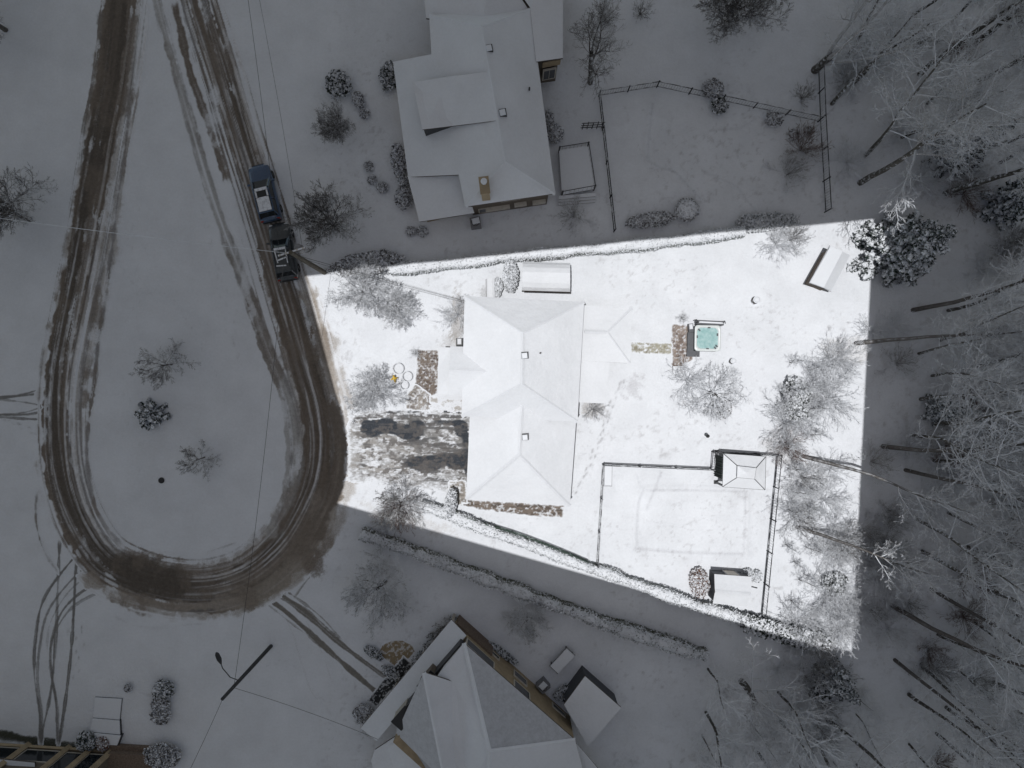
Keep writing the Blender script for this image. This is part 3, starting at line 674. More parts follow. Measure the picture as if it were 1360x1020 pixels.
w2, q2 = wall_mesh('garage_wall', [(624, 552, 2.6), (765, 562, 2.6), (757, 672, 2.6), (619, 663, 2.6)], -.1, 2.5, h, M_SIDING)
wall_mesh('rear_wall', [(770, 405, 2.6), (839, 409, 2.6), (836, 482, 2.6), (768, 480, 2.6)], -.1, 2.42, h, M_SIDING); wall_mesh('lean_to_wall', [(764, 470, 2.6), (809, 472, 2.6), (803, 536, 2.6), (763, 534, 2.6)], -.1, 2.15, h, M_SIDING)
wall_mesh('porch_wall', [(598, 462, 2.6), (625, 462, 2.6), (625, 524, 2.6), (597, 524, 2.6)], -.1, 3.1, h, M_BRICK, .25)
for y in (463.5, 521.5):
    mb = MB(); x_, y_, _ = P(583, y, 2.4); mb.box((x_ + .1, y_, 1.2), (.14, .14, 2.5)); mb.build('porch_post', M_TRIM, h)
qa, qb = sorted([q for q in q2], key=lambda q: q[0])[:2]
qa, qb = (qa, qb) if qa[1] > qb[1] else (qb, qa)
for t0, t1 in ((.08, .46), (.54, .92)): wall_panel('garage_door', qa, qb, .02, 2.2, h, M_TRIM, t0, t1, .03, M_TRIM, 'door_frame')
local(h)

# ---- neighbour to the north, turned a little
h = house('neighbour_house', 'large dim snow covered house with brown walls and chimney above the bright lot', 'house', 640, 170)
A_, B_ = (640, 35, 6.8), (671, 214, 6.8)
rf = roof_mesh('roof', [[A_, (570, 20, 4.7), (573, 72, 4.7), (522, 82, 3.2), (542, 235, 3.1), (609, 232, 4.75), (618, 274.5, 4.7), B_],
    [B_, (618, 274.5, 4.7), (737.5, 257, 4.7)], [A_, B_, (737.5, 257, 4.7), (714, 80, 4.7), (705, 12, 4.7)], [A_, (705, 12, 4.7), (570, 20, 4.7)]], h, M_ROOF, .2,
    caps=[(A_, B_), (B_, (618, 274.5, 4.7)), (B_, (737.5, 257, 4.7)), (A_, (570, 20, 4.7)), (A_, (705, 12, 4.7))])
roof_mesh('garage_roof', [[(541, 233, 3.15), (612, 228, 3.9), (630, 283, 2.55), (557, 294.5, 2.5)]], h, M_ROOF, .2)
roof_mesh('wing_roof', [[(655, -60, 6.2), (748, -66, 4.7), (747.5, 77, 4.7), (712, 82, 4.85), (704, 10, 4.75)], [(558, -60, 4.4), (655, -60, 6.2), (704, 16, 4.5), (640, 34, 5.2), (566, 24, 4.3)]], h, M_ROOF, .2)
roof_mesh('dormer_roof', [[(548, 109, 5.2), (600, 101, 5.75), (648, 95, 6.75), (660, 160, 6.78), (603, 167, 5.45), (561, 172, 5.55)]], h, M_ROOF, .12)
mb = MB(); p = [np.array(P(562.5, 171.6, 5.5)), np.array(P(604, 166.8, 5.4)), np.array(P(604, 166.8, 5.0)), np.array(P(562.5, 171.6, 5.5))]; p[3][2] = 3.8; q = [(a[0], a[1] + .12, a[2]) for a in p]
mb.add(p + q, [(0, 1, 2, 3), (7, 6, 5, 4), (0, 4, 5, 1), (1, 5, 6, 2), (2, 6, 7, 3), (3, 7, 4, 0)]); mb.build('dormer_wall', M_DARK, h)
w1, q1 = wall_mesh('wall', [(571, 22, 4.7), (706, 14, 4.7), (737.5, 257, 4.7), (618, 274.5, 4.7)], -.1, 4.55, h, M_BROWN, .4)
wall_mesh('garage_wall', [(526, 84, 3), (575, 74, 3), (630, 276, 2.5), (558, 293, 2.5)], -.1, 2.4, h, M_TAN, .35)
wall_mesh('wing_wall', [(600, -60, 4.7), (748, -66, 4.7), (747.5, 78, 4.7), (690, 86, 4.7), (690, 30, 4.7), (580, 0, 4.7)], -.1, 4.55, h, M_BROWN, .3)
qs = sorted(q1, key=lambda q: q[1])[:2]; qs = sorted(qs, key=lambda q: q[0])
for t0, t1, z0, z1 in ((.03, .34, 3.3, 4.2), (.40, .62, 3.2, 4.2), (.68, .95, 3.3, 4.2), (.10, .3, .6, 1.7)): wall_panel('window', qs[0], qs[1], z0, z1, h, M_GLASS, t0, t1, .03, M_TRIM, bars=1)
mb = MB()
a, b = np.array(qs[0]), np.array(qs[1]); dd = (b - a) / np.linalg.norm(b - a); nn = np.array([dd[1], -dd[0]])
for t0, t1, z in ((.18, .50, 1.55), (.56, .72, 1.75), (.8, .97, 1.6)):
    c = a + (b - a) * (t0 + t1) / 2 + nn * .12; mb.box((*c, z), (np.linalg.norm(b - a) * (t1 - t0), .26, .55), math.atan2(dd[1], dd[0]))
mb.build('wall_shelf', M_TRIM, h)
# the south end of the wing with its window, tan lintel and bay
wa, wb = XY(720, 84, 4.3), XY(745, 79, 4.3)
wa, wb = (np.array(wa) + (0, -.02), np.array(wb) + (0, -.02))
wall_panel('window', wa, wb, 1.4, 3.0, h, M_GLASS, .14, .74, .05, M_TRIM, bars=1)
wall_panel('wall_band', wa, wb, 3.6, 4.4, h, M_TAN, .02, .98, .04)
# chimney
x, y, _ = P(644, 246, 6.2); mb = MB(); mb.box((x, y - .25, 6.0), (.62, 1.15, 2.2), .12); mb.box((x, y - .25, 7.12), (.74, 1.27, .12), .12)
ch = mb.build('chimney', M_TAN, rf); mb = MB(); mb.lathe((x - .03, y - .05, 7.17), [(.2, 0), (.24, .3), (.2, .42), (.02, .46)], 12); mb.build('chimney_pot', M_SNOW, ch)
roof_vent(rf, 650, 66, 6.5, .5, .35, .17); roof_vent(rf, 668, 151, 6.5, .52, .35, .17); vent_pipe(rf, 703, 119, 5.35)
local(h)

# AC box and small deck beside it
def deck(px_pts, z):
    root = tag(empty('wooden_deck', P(766, 230)), 'raised wooden deck with dark railings beside the dim upper house', 'deck')
    Q = [P(*q, z)[:2] for q in px_pts]
    mb = MB(); mb.prism(Q, z - .18, z - .02); mb.build('deck_boards', M_WOOD, root)
    mb = MB(); c = np.mean(Q, 0); mb.prism([c + (np.array(q) - c) * .97 for q in Q], z - .02, z + .07); mb.build('snow_cover', M_SNOW, root)
    for i in range(4):
        a, b = np.array(Q[i]), np.array(Q[(i + 1) % 4])
        mb = MB(); mb.box((*(c + (a - c) * .97), z / 2 + .5), (.10, .10, z + .95), .15); mb.build('post', M_DARK, root)
        if i != 3:
            aa, bb = c + (a - c) * .97, c + (b - c) * .97
            mb = MB()
            mb.tube([(*aa, z + .9), (*bb, z + .9)], .032, 5)
            for t in np.linspace(.1, .9, 7): mb.tube([(*(aa + (bb - aa) * t), z), (*(aa + (bb - aa) * t), z + .9)], .008, 4)
            mb.build('railing', M_DARK, root)
    for k in range(3):
        mb = MB(); s0, s1 = np.array(P(742, 262 + 3.2 * k, .6)[:2]), np.array(P(791, 258 + 3.2 * k, .6)[:2]); m_ = (s0 + s1) / 2; e = s1 - s0
        mb.box((*m_, .45 - .18 * k), (np.linalg.norm(e), .3, .1), math.atan2(e[1], e[0])); mb.build('step', M_WOOD, root)
    local(root)
deck([(742, 199), (781, 193), (790, 251), (746, 259)], .6)

def ac_unit(px, py, rz, label):
    root = tag(empty('air_conditioner', P(px, py), rz), label, 'air conditioner')
    mb = MB(); mb.box((0, 0, .42), (.85, .85, .84)); mb.build('casing', M_GREYM, root)
    mb = MB(); mb.torus((0, 0, .86), .3, .03, 20, 6); mb.torus((0, 0, .86), .17, .02, 16, 5); mb.build('fan_grille', M_DARK, root)
    mb = MB(); mb.box((.05, .1, .9), (.62, .5, .08), .1, taper=.8); mb.build('snow_cap', M_SNOW, root)
ac_unit(632, 298, .15, 'grey air conditioner box by the south wall of the dim upper house')
ac_unit(721, 907, .7, 'grey air conditioner box beside the tan wall of the lower house')

# ---- house at the bottom, turned 40 degrees
h = house('two_storey_house', 'tan walled two storey house with angled snowy roof and front porch at the bottom', 'house', 650, 985)
EZ, AP = 5.3, (650, 998, 8.1)
NC, EC = (616, 854, EZ), (764, 983, EZ)
rf = roof_mesh('roof', [([NC, EC, AP], 1), [NC, AP, (650, 1120, 8.1), (590, 1120, 6.9), (576, 905, 5.6), (590, 884, EZ)], [EC, (800, 1120, EZ), (650, 1120, 8.1), AP]], h, M_ROOF, .2, mats2=[M_ROOFGREY],
    caps=[(NC, AP), (EC, AP), (AP, (650, 1120, 8.1))])
roof_mesh('front_gable_roof', [([(563, 893, 6.7), (592, 1040, 7.3), (572, 1030, 5.9), (528, 962, 5.0), (526, 974, 4.9)], 1), [(563, 893, 6.7), (600, 905, 5.75), (625, 1040, 6.4), (592, 1040, 7.3)]], h, M_ROOF, .18, mats2=[M_ROOFGREY], caps=[((563, 893, 6.7), (592, 1040, 7.3))])
roof_mesh('porch_roof', [[(599.5, 823, 2.75), (619.5, 844, 3.55), (500, 984, 3.55), (479, 967, 2.75)]], h, M_ROOF, .2)
roof_mesh('wing_roof', [[(527, 977, 3.6), (548, 984, 4.6), (600, 1080, 4.8), (510, 1090, 3.4), (493, 1010, 3.2), (498, 996, 3.2)]], h, M_ROOF, .2)
roof_mesh('rear_wing_roof', [[(752, 972, 4.5), (795, 1022, 3.9), (860, 1100, 3.9), (700, 1100, 6)]], h, M_ROOF, .2)
foot = [XY(609, 818), XY(757, 951)]
dn = (foot[1] - foot[0]) / np.linalg.norm(foot[1] - foot[0]); nb = np.array([dn[1], -dn[0]])     # nb points away from the wall, back under the roof or out
nb = nb if nb @ (XY(650, 998) - foot[0]) > 0 else -nb
mb = MB(); poly = [foot[0] + nb * .0, foot[1] + nb * .0, foot[1] + nb * 9 + dn * 2, foot[0] + nb * 9]
mb.prism([foot[0] + dn * 1.9 + nb * .02, foot[1], foot[1] + nb * 9 + dn * 2, foot[0] + dn * 1.9 + nb * 9], -.1, 5.1); mb.build('wall', M_TAN, h)
mb = MB(); mb.prism([foot[0] + nb * .02, foot[0] + dn * 1.88 + nb * .02, foot[0] + dn * 1.88 + nb * 8, foot[0] + nb * 8], -.1, 2.7); mb.build('porch_wall', M_TAN, h)
ext = foot[0] - nb * .0; p_ = [XY(616, 856, 5), XY(560, 925, 5), XY(560, 925, 5) + dn * 3, foot[0] + nb * .3 + dn * 1.2]

# note the wall runs from the north corner to the east corner; openings sit on its outer face
def on_wall(name, t0, t1, z0, z1, mat, dep=.04, frame=M_TRIM, bars=0):
    a, b = foot[0], foot[1]
    n_ = np.array([(b - a)[1], -(b - a)[0]]); 
    if n_ @ nb > 0: a, b = b, a; t0, t1 = 1 - t1, 1 - t0
    return wall_panel(name, a, b, z0, z1, h, mat, t0, t1, dep, frame, bars=bars)
on_wall('window', .10, .32, 3.2, 4.4, M_GLASS); on_wall('window', .50, .62, 3.0, 4.3, M_GLASS); on_wall('window', .50, .60, 1.0, 2.0, M_GLASS, frame=M_TRIM); on_wall('window', .84, .94, .7, 1.3, M_GLASS); on_wall('window', .26, .36, 1.2, 1.7, M_GLASS)
on_wall('brick_facing', .0, .30, 0.0, 2.2, M_BRICK, .10, None)
# dark upper openings above the porch roof
mb = MB(); a, b = np.array(P(614, 857, 4.6)), np.array(P(529, 955, 4.6)); e = (b - a)[:2]; L_ = np.linalg.norm(e); rz = math.atan2(e[1], e[0]); c = (a + b)[:2] / 2
mb.box((*c, 4.35), (L_, .5, 1.5), rz); mb.build('upper_front_wall', M_DARK, h)
for px, py in ((570, 905), (536, 952)):
    x, y, _ = P(px, py, 5.0); mb = MB(); mb.box((x, y, 4.4), (1.4, .9, 1.7), rz); bw = mb.build('bay_window', M_SIDING if py > 930 else M_BROWN, h)
    mb = MB(); mb.box((x, y + .02, 5.27), (1.6, 1.05, .1), rz); mb.build('bay_roof', M_DARK, bw)
for t in (.03, .36, .68, .97):
    p0, p1 = np.array(P(599.5, 823, 2.6)), np.array(P(479, 967, 2.6)); p = p0 + (p1 - p0) * t; inn = np.array([.22, -.18, 0])
    mb = MB(); mb.box((*(p + inn)[:2], 1.25), (.2, .2, 2.6), rz); mb.build('porch_post', M_TRIM, h)
vent_pipe(rf, 712, 1004, 6.3)
local(h)

# sun room at the back of it
h = house('garden_room', 'flat snow topped room standing off the tan wall of the lower house', 'extension', 785, 945)
roof_mesh('roof', [[(777, 898, 2.7), (825, 940, 2.6), (781, 991, 2.6), (749, 936, 2.7)]], h, M_ROOF, .22)
wall_mesh('wall', [(777, 898, 2.7), (825, 940, 2.6), (781, 991, 2.6), (749, 936, 2.7)], -.1, 2.5, h, M_SHEDWALL, .12)
local(h)

# ---- corner of a brown house at the lower left
h = house('brown_house', 'brown fronted house cut off by the lower left corner of the view', 'house', 60, 1010)
fa, fb = XY(-60, 985), XY(152, 998); dn2 = (fb - fa) / np.linalg.norm(fb - fa); up2 = np.array([-dn2[1], dn2[0]])
mb = MB(); mb.prism([fa, fa - up2 * 9, fb - up2 * 9, fb], -.1, 5.2); mb.build('wall', M_BROWN, h)
fL = np.linalg.norm(fb - fa)
for t0, t1, z0, z1 in ((.22, .435, .6, 2.2), (.49, .69, .7, 2.3), (.74, .84, .8, 3.4), (.88, .965, .8, 3.4)): wall_panel('window', fb, fa, z0, z1, h, M_GLASS, 1 - t1, 1 - t0, .05, M_TRIM, bars=2 if z0 > 2 else 0)
def beam(t0, z0, t1, z1, w=.35, dep=.22):
    p0 = fa + dn2 * fL * t0 + up2 * dep; p1 = fa + dn2 * fL * t1 + up2 * dep
    mb = MB(); mb.tube([(*p0, z0), (*p1, z1)], w / 2, 4); return mb.build('timber_beam', M_TAN, h)
for px in (-20, 38, 92, 122, 150): t = (px + 60) / 212; beam(t, 0, t, 4.2, .55, .12)
beam(.0, .25, .98, .25, .3, .1)
x, y = fb + np.array([1.0, -.6]); mb = MB(); mb.box((x + .8, y - .3, .45), (4.2, 2.2, .9), -.06); mb.box((x + .6, y + .9, .2), (4.2, .6, .4), -.06); mb.build('porch_floor', M_BRICK, h)
roof_mesh('porch_roof', [[(-60, 1003, 2.9), (46, 1013, 2.9), (48, 1060, 3.4), (-60, 1050, 3.4)]], h, M_ROOF, .2)
local(h)

# front steps, snow covered
root = tag(empty('entry_steps', P(142, 972)), 'broad snow covered garden steps leading down from the brown house', 'steps')
for k, (q, z) in enumerate((([(118, 973), (161, 977), (156, 990), (116, 988)], .42), ([(123, 954), (159, 957), (160, 977), (118, 973)], .26), ([(126, 926), (162, 928), (159, 957), (123, 954)], .12))):
    Q = [P(*p, z)[:2] for p in q]; mb = MB(); c = np.mean(Q, 0); mb.prism(Q, 0, z - .06); st = mb.build('step', M_DARK, root)
    mb = MB(); mb.prism([c + (np.array(p) - c) * .975 for p in Q], z - .06, z + .02); mb.build('snow_cover', M_SNOW, st)
local(root)
# ------------------------------------------------------------------ garden buildings and furniture
def gable_shed(name, label, cat, corners, ridge, ez, rz_, wallm, foot_in=.12, door=None, win=None):
    root = tag(empty(name, P(*np.mean(corners, 0))), label, cat)
    a, b, c, d = corners; r0, r1 = ridge
    roof_mesh('roof', [[(*a, ez), (*b, ez), (*r1, rz_), (*r0, rz_)], [(*r0, rz_), (*r1, rz_), (*c, ez), (*d, ez)]], root, M_ROOF, .14, caps=[((*r0, rz_), (*r1, rz_))])
    _, q = wall_mesh('wall', [(*a, ez), (*b, ez), (*c, ez), (*d, ez)], -.05, ez - .1, root, wallm, foot_in)
    mb = MB()
    for r, e1, e2 in ((r0, a, d), (r1, b, c)):
        m_ = [np.array(P(*e1, ez - .1)), np.array(P(*e2, ez - .1)), np.array(P(*r, rz_ - .12))]; cc = np.array(P(*np.mean(corners, 0), ez)); 
        f = [p + (cc - p) * np.array([.05, .05, 0]) for p in m_]; g2 = [p + (cc - p) * np.array([.08, .08, 0]) for p in m_]
        mb.add(f + g2, [(0, 1, 2), (5, 4, 3), (0, 3, 4, 1), (1, 4, 5, 2), (2, 5, 3, 0)])
    mb.build('gable_end', wallm, root)
    return root, q

s1 = tag(empty('garden_shed', P(725, 368)), 'round topped white garden shed tucked against the upper hedge of the bright lot', 'shed')
st = [(348.8, 1.8), (351.5, 2.1), (356, 2.4), (362, 2.6), (368, 2.62), (376, 2.5), (382.5, 2.3), (387, 2.0), (388.5, 1.7)]
roof_mesh('roof', [[(694.5 - .17 * (ya - 348) * .2, ya - 1.2, za), (757.5, ya + .6, za), (757.2, yb + .6, zb), (694.3 - .17 * (yb - 348) * .2, yb - 1.2, zb)] for (ya, za), (yb, zb) in zip(st, st[1:])], s1, M_ROOF, .12)
_, q = wall_mesh('wall', [(694.5, 348.5, 1.6), (757.5, 350.5, 1.6), (756, 388, 1.6), (693, 385.5, 1.6)], -.05, 1.5, s1, M_SHEDWALL, .1)
local(s1)
s2, q = gable_shed('pool_shed', 'charcoal pool shed with pale door and white gable roof by the lower hedge', 'shed', [(948.7, 762.5), (998.5, 766), (992, 805.5), (946.6, 801.5)], [(949.5, 785.8), (997.5, 790)], 1.9, 2.5, M_SHEDWALL)
qs = sorted(q, key=lambda p: -p[1])[:2]; qs = sorted(qs, key=lambda p: -p[0])
wall_panel('door', qs[0], qs[1], .1, 1.65, s2, M_TRIM, .28, .62, .05, M_GREYM, 'door_frame')
mb = MB(); x, y, _ = P(1000, 778, 1.5); mb.tube([(x - .2, y, 1.7), (x + .25, y - .1, 1.75), (x + .3, y - .15, 1.5)], .05, 6); mb.build('wall_lamp', M_DARK, s2)
local(s2)

# lean-to wood store, turned, at the far corner
s3 = tag(empty('wood_store', P(1096, 356)), 'small tilted wooden wood store under the spruce at the upper right corner of the lot', 'shed')
roof_mesh('roof', [[(1103, 327, 2.0), (1075.5, 375, 2.0), (1094, 382, 1.75), (1119, 334, 1.75)], [(1119, 334, 1.75), (1094, 382, 1.75), (1104, 386, 1.0), (1129, 339, 1.0)]], s3, M_SNOW, .12)
roof_mesh('roof_board', [[(1102.3, 325.5, 1.8), (1074.2, 375.6, 1.8), (1104.4, 387.4, .88), (1130, 339, .88)]], s3, M_WOOD, .1)
wall_mesh('wall', [(1102, 326, 1.7), (1074.5, 375, 1.7), (1103, 387, 1.7), (1128, 338, 1.7)], -.05, .9, s3, M_WOOD, .22)
local(s3)

# gazebo with a two-tier roof and drawn curtain
gz = tag(empty('gazebo', P(988, 626)), 'square garden gazebo with two tiered snowy canopy in the fenced pool corner', 'gazebo')
O = [(961, 602.5), (1017, 606.6), (1016, 650.5), (959.7, 646.4)]; I = [(979.6, 619), (1004, 621.7), (1002, 636), (979, 634)]
ez, iz = 2.3, 2.8
roof_mesh('canopy', [[(*O[i], ez), (*O[(i + 1) % 4], ez), (*I[(i + 1) % 4], iz), (*I[i], iz)] for i in range(4)], gz, M_ROOF, .08)
mb = MB()
for i in range(4):
    mb.tube([P(*O[i], ez + .0), P(*I[i], iz + .0)], .035, 5); mb.tube([P(*O[i], ez - .05), P(*O[(i + 1) % 4], ez - .05)], .03, 5); mb.tube([P(*I[i], iz + .03), P(*I[(i + 1) % 4], iz + .03)], .035, 5)
mb.build('roof_frame', M_FRAME, gz)
c_ = np.mean(I, 0); J = [tuple(c_ + (np.array(p) - c_) * 1.02) for p in I]
roof_mesh('top_canopy', [[(*J[i], iz + .3), (*J[(i + 1) % 4], iz + .3), (c_[0], c_[1], iz + .55)] for i in range(4)], gz, M_ROOF, .06)
for i in range(4):
    p = np.array(P(*O[i], ez)); c2 = np.array(P(988, 626, ez)); p = p + (c2 - p) * .05
    mb = MB(); mb.box((p[0], p[1], ez / 2), (.13, .13, ez)); mb.box((p[0], p[1], .04), (.3, .3, .08)); mb.build('post', M_DARK, gz)
mb = MB(); a, b = np.array(P(961, 607, ez)), np.array(P(960, 636, ez))
n = 26; pts = [a + (b - a) * t + np.array([-.09 + .07 * math.sin(t * 60), 0, 0]) for t in np.linspace(0, 1, n)]
V = [(p[0], p[1], z) for z in (.12, 2.2) for p in pts]; mb.add(V, [(i, i + 1, n + i + 1, n + i) for i in range(n - 1)])
cu = mb.build('curtain', mat_plain('green_black_curtain', (.012, .022, .018), .9), gz); sol = cu.modifiers.new('cloth', 'SOLIDIFY'); sol.thickness = .03
local(gz)

# hot tub
T = tag(empty('hot_tub', P(936, 450), -.02), 'open square hot tub with turquoise water and white rim on the brick patio', 'hot tub')
def rrect(w, h_, r, n=6):
    out = []
    for sx, sy, a0 in ((1, 1, 0), (-1, 1, 90), (-1, -1, 180), (1, -1, 270)):
        for k in range(n + 1):
            a = rad(a0 + 90 * k / n); out.append((sx * (w / 2 - r) + r * math.cos(a), sy * (h_ / 2 - r) + r * math.sin(a)))
    return out
def loft(mb, rings, m=0, cap=(False, False)):
    n = len(rings[0][0]); V = []
    for poly, z in rings: V += [(p[0], p[1], z) for p in poly]
    F = [(i * n + k, i * n + (k + 1) % n, (i + 1) * n + (k + 1) % n, (i + 1) * n + k) for i in range(len(rings) - 1) for k in range(n)]
    if cap[0]: F.append(tuple(range(n))[::-1])
    if cap[1]: F.append(tuple((len(rings) - 1) * n + k for k in range(n)))
    mb.add(V, F, m)
W_ = 2.12
mb = MB(); loft(mb, [(rrect(W_ - .02, W_ - .02, .22), 0), (rrect(W_ - .02, W_ - .02, .22), .84)], cap=(True, False)); mb.build('cabinet', M_SHEDWALL, T)
mb = MB(); loft(mb, [(rrect(W_, W_, .25), .84), (rrect(W_ + .02, W_ + .02, .26), .88), (rrect(W_ - .06, W_ - .06, .25), .93), (rrect(W_ - .36, W_ - .36, .34), .92), (rrect(W_ - .44, W_ - .44, .36), .80), (rrect(W_ - .6, W_ - .6, .36), .45)], cap=(False, True)); mb.build('rim', M_TUB, T, True)
mb = MB(); loft(mb, [(rrect(W_ - .43, W_ - .43, .36), .80), (rrect(W_ - .43, W_ - .43, .36), .815)], cap=(True, True)); mb.build('water', M_WATER, T)
for x, y, rz in ((-.86, .1, 0), (.74, -.62, .8), (-.7, .66, .8), (.8, .3, 0), (.1, .86, 1.57), (.0, -.86, 1.57), (.62, -.78, .5)):
    mb = MB(); mb.box((x, y, .865), (.1, .22, .13), rz); mb.build('headrest', M_COVER, T)
for k, (x, y, w, d_, z) in enumerate(((-1.28, -.3, .45, 1.5, .42), (-1.02, -1.28, 1.0, .42, .3))):
    mb = MB(); mb.box((x, y, z / 2), (w, d_, z)); mb.box((x, y, z + .02), (w + .06, d_ + .06, .05)); mb.build('step', M_COVER, T)
cv = tag(empty('tub_cover', P(939, 429.5, 0), -.05), 'folded charcoal cover propped along the back of the hot tub', 'cover')
mb = MB(); mb.box((0, .05, .62), (2.15, .16, 1.24)); mb.box((0, -.14, .62), (2.1, .14, 1.2)); mb.build('panel', M_COVER, cv)
mb = MB(); mb.box((0, -.04, 1.27), (1.95, .14, .09), taper=.85); mb.build('snow_cap', M_SNOW, cv)
mb = MB()
for s in (-1, 1): mb.tube([(s * 1.15, .18, .0), (s * 1.15, .16, 1.1), (s * 1.12, -.05, 1.36)], .04, 6)
mb.build('lifter_arm', M_DARK, cv)
mb = MB(); x, y, _ = P(916, 436); pl = tag(empty('planter', (x, y, 0), .1), 'dark planter box with snow at the hot tub corner of the patio', 'planter')
mb.box((0, 0, .25), (.4, .7, .5)); mb.build('box', M_COVER, pl); mb = MB(); mb.box((0, .1, .52), (.3, .45, .07), taper=.8); mb.build('snow_cap', M_SNOW, pl)
bn = tag(empty('wooden_bench', P(901, 490), .03), 'low weathered wooden bench at the lower end of the brick patio', 'bench')
mb = MB()
for k in range(3): mb.box((0, -.16 + .16 * k, .42), (1.1, .13, .05))
mb.build('seat', M_WOOD, bn)
for s in (-1, 1): mb = MB(); mb.box((s * .42, 0, .2), (.08, .4, .4)); mb.build('leg', M_WOOD, bn)

def stump(px, py, r, hh, label, seed):
    rng = np.random.default_rng(seed); root = tag(empty('tree_stump', P(px, py)), label, 'stump')
    mb = MB(); prof = [(r * 1.25, -.05), (r * 1.05, .12), (r, hh * .6), (r * .98, hh)]; mb.lathe((0, 0, 0), prof, 16); mb.build('bark', M_TRUNK, root)
    mb = MB(); mb.lathe((.03, 0, hh), [(r * .86, -.02), (r * .84, .06), (r * .5, .11), (.02, .12)], 14); mb.build('snow_cap', M_SNOW, root, True)
stump(1002, 399, .29, .55, 'round snow capped stump alone on the snow right of the hot tub', 1)
stump(972, 479.5, .24, .4, 'smaller snow capped stump below the hot tub', 2)

# storage bench by the pool fence
b_ = tag(empty('storage_box', P(806.5, 630), -.02), 'long narrow snow covered storage box at the pool fence corner', 'box')
mb = MB(); mb.box((0, 0, .25), (.68, 1.85, .5)); mb.build('chest', M_GREYM, b_); mb = MB(); mb.box((0, 0, .55), (.64, 1.8, .14), taper=.9); mb.build('snow_cap', M_SNOW, b_)
b_ = tag(empty('picnic_table', P(746, 873), .82), 'snow covered oblong garden table behind the lower house', 'table')
mb = MB(); mb.box((0, 0, .7), (2.1, .95, .06)); mb.build('table_top', M_DARK, b_); mb = MB(); mb.box((0, 0, .79), (2.02, .9, .12), taper=.97); mb.build('snow_cap', M_SNOW, b_)
for sx in (-.9, .9):
    for sy in (-.35, .35): mb = MB(); mb.box((sx, sy, .34), (.08, .08, .68)); mb.build('leg', M_DARK, b_)

# doghouse-like rounded bin by the bungalow, utility box
b_ = tag(empty('garden_bin', P(652.5, 384), .02), 'arched white snow topped bin against the top wall of the bungalow', 'bin')
mb = MB(); n = 8; prof = [(.42 * math.cos(a), .62 + .34 * math.sin(a)) for a in np.linspace(0, math.pi, n)]; prof = [(.42, 0)] + prof + [(-.42, 0)]; k = len(prof)
V = [(x, y, z) for y in (-.9, .75) for x, z in prof]; mb.add(V, [tuple(range(k)), tuple(range(2 * k - 1, k - 1, -1))] + [(i + k, (i + 1) % k + k, (i + 1) % k, i) for i in range(k)]); mb.build('tank', M_ROOF, b_)
mb = MB(); mb.box((0, .77, .35), (.5, .04, .5)); mb.build('hatch', M_GREYM, b_)
b_ = tag(empty('utility_box', P(611, 456), 0), 'small dark utility box against the left wall of the bungalow', 'box')
mb = MB(); mb.box((0, 0, .5), (.5, .75, 1.0)); mb.build('cabinet', M_DARK, b_); mb = MB(); mb.box((.02, .1, 1.02), (.35, .5, .07), taper=.8); mb.build('snow_cap', M_SNOW, b_)

# wire rings and the yellow figure on the front lawn
for px, py, R, lb in ((529.5, 489.5, .44, 'topmost of three snow dusted wire rings on the front lawn'), (541.5, 500, .40, 'middle one of three snow dusted wire rings, nearest the walkway'), (537.5, 511.5, .34, 'lowest and smallest of three snow dusted wire rings on the front lawn')):
    b_ = tag(empty('wire_ring', P(px, py)), lb, 'wire ring', 'wire rings on the front lawn')
    mb = MB(); mb.torus((0, 0, .30), R, .028, 32, 6); mb.torus((0, 0, .05), R * .9, .022, 32, 5); mb.build('hoop', M_BARKHALF, b_)
    for k in range(6): a = k * 1.047; mb = MB(); mb.tube([(R * .9 * math.cos(a), R * .9 * math.sin(a), 0), (R * math.cos(a), R * math.sin(a), .3)], .018, 5); mb.build('stake', M_BARK, b_)
b_ = tag(empty('garden_ornament', P(524.5, 503.5), .2), 'small bright yellow ornament standing on the front lawn', 'ornament')
mb = MB(); mb.tube([(-.28, 0, .3), (-.05, .05, .38), (.28, .06, .32)], [.05, .1, .05], 8); mb.tube([(0, -.3, .25), (.03, .0, .4), (.02, .22, .5)], [.05, .1, .07], 8); mb.build('body', M_YEL, b_, True)
mb = MB(); mb.lathe((.02, .24, .5), [(.02, -.09), (.1, 0), (.02, .1)], 10); mb.build('head', M_YEL, b_, True)
for x, y in ((-.26, 0), (.26, .05), (0, -.28)): mb = MB(); mb.tube([(x, y, 0), (x, y, .33)], .03, 6); mb.build('leg', M_BARK, b_)
b_ = tag(empty('manhole_cover', P(214.5, 638)), 'round bare black manhole cover in the snow of the island', 'manhole')
mb = MB(); mb.lathe((0, 0, 0), [(.25, 0), (.25, .05), (.21, .055), (.20, .045), (.02, .045)], 20); mb.build('lid', M_DARK, b_)
b_ = tag(empty('mailbox', P(936, 578)), 'short dark post lamp on the snow below the big round bare tree', 'post lamp'); b_.name = 'post_lamp'
mb = MB(); mb.tube([(0, 0, 0), (0, 0, .8)], .04, 8); mb.build('post', M_DARK, b_); mb = MB(); mb.lathe((0, 0, .8), [(.07, 0), (.16, .06), (.14, .22), (.04, .3)], 10); mb.build('lamp_head', M_DARK, b_)
b_ = tag(empty('garden_trellis', P(786, 171), .05), 'dark spindly trellis by the fence above the wooden deck', 'trellis')
mb = MB()
for k in range(5): mb.tube([(-.8 + .4 * k, 0, 0), (-.8 + .4 * k, .05 * (k % 2), 1.5)], .035, 5)
for z in (.3, .8, 1.3): mb.tube([(-.95, .02, z), (.95, .02, z)], .035, 5)
mb.build('lattice', M_FENCE, b_)

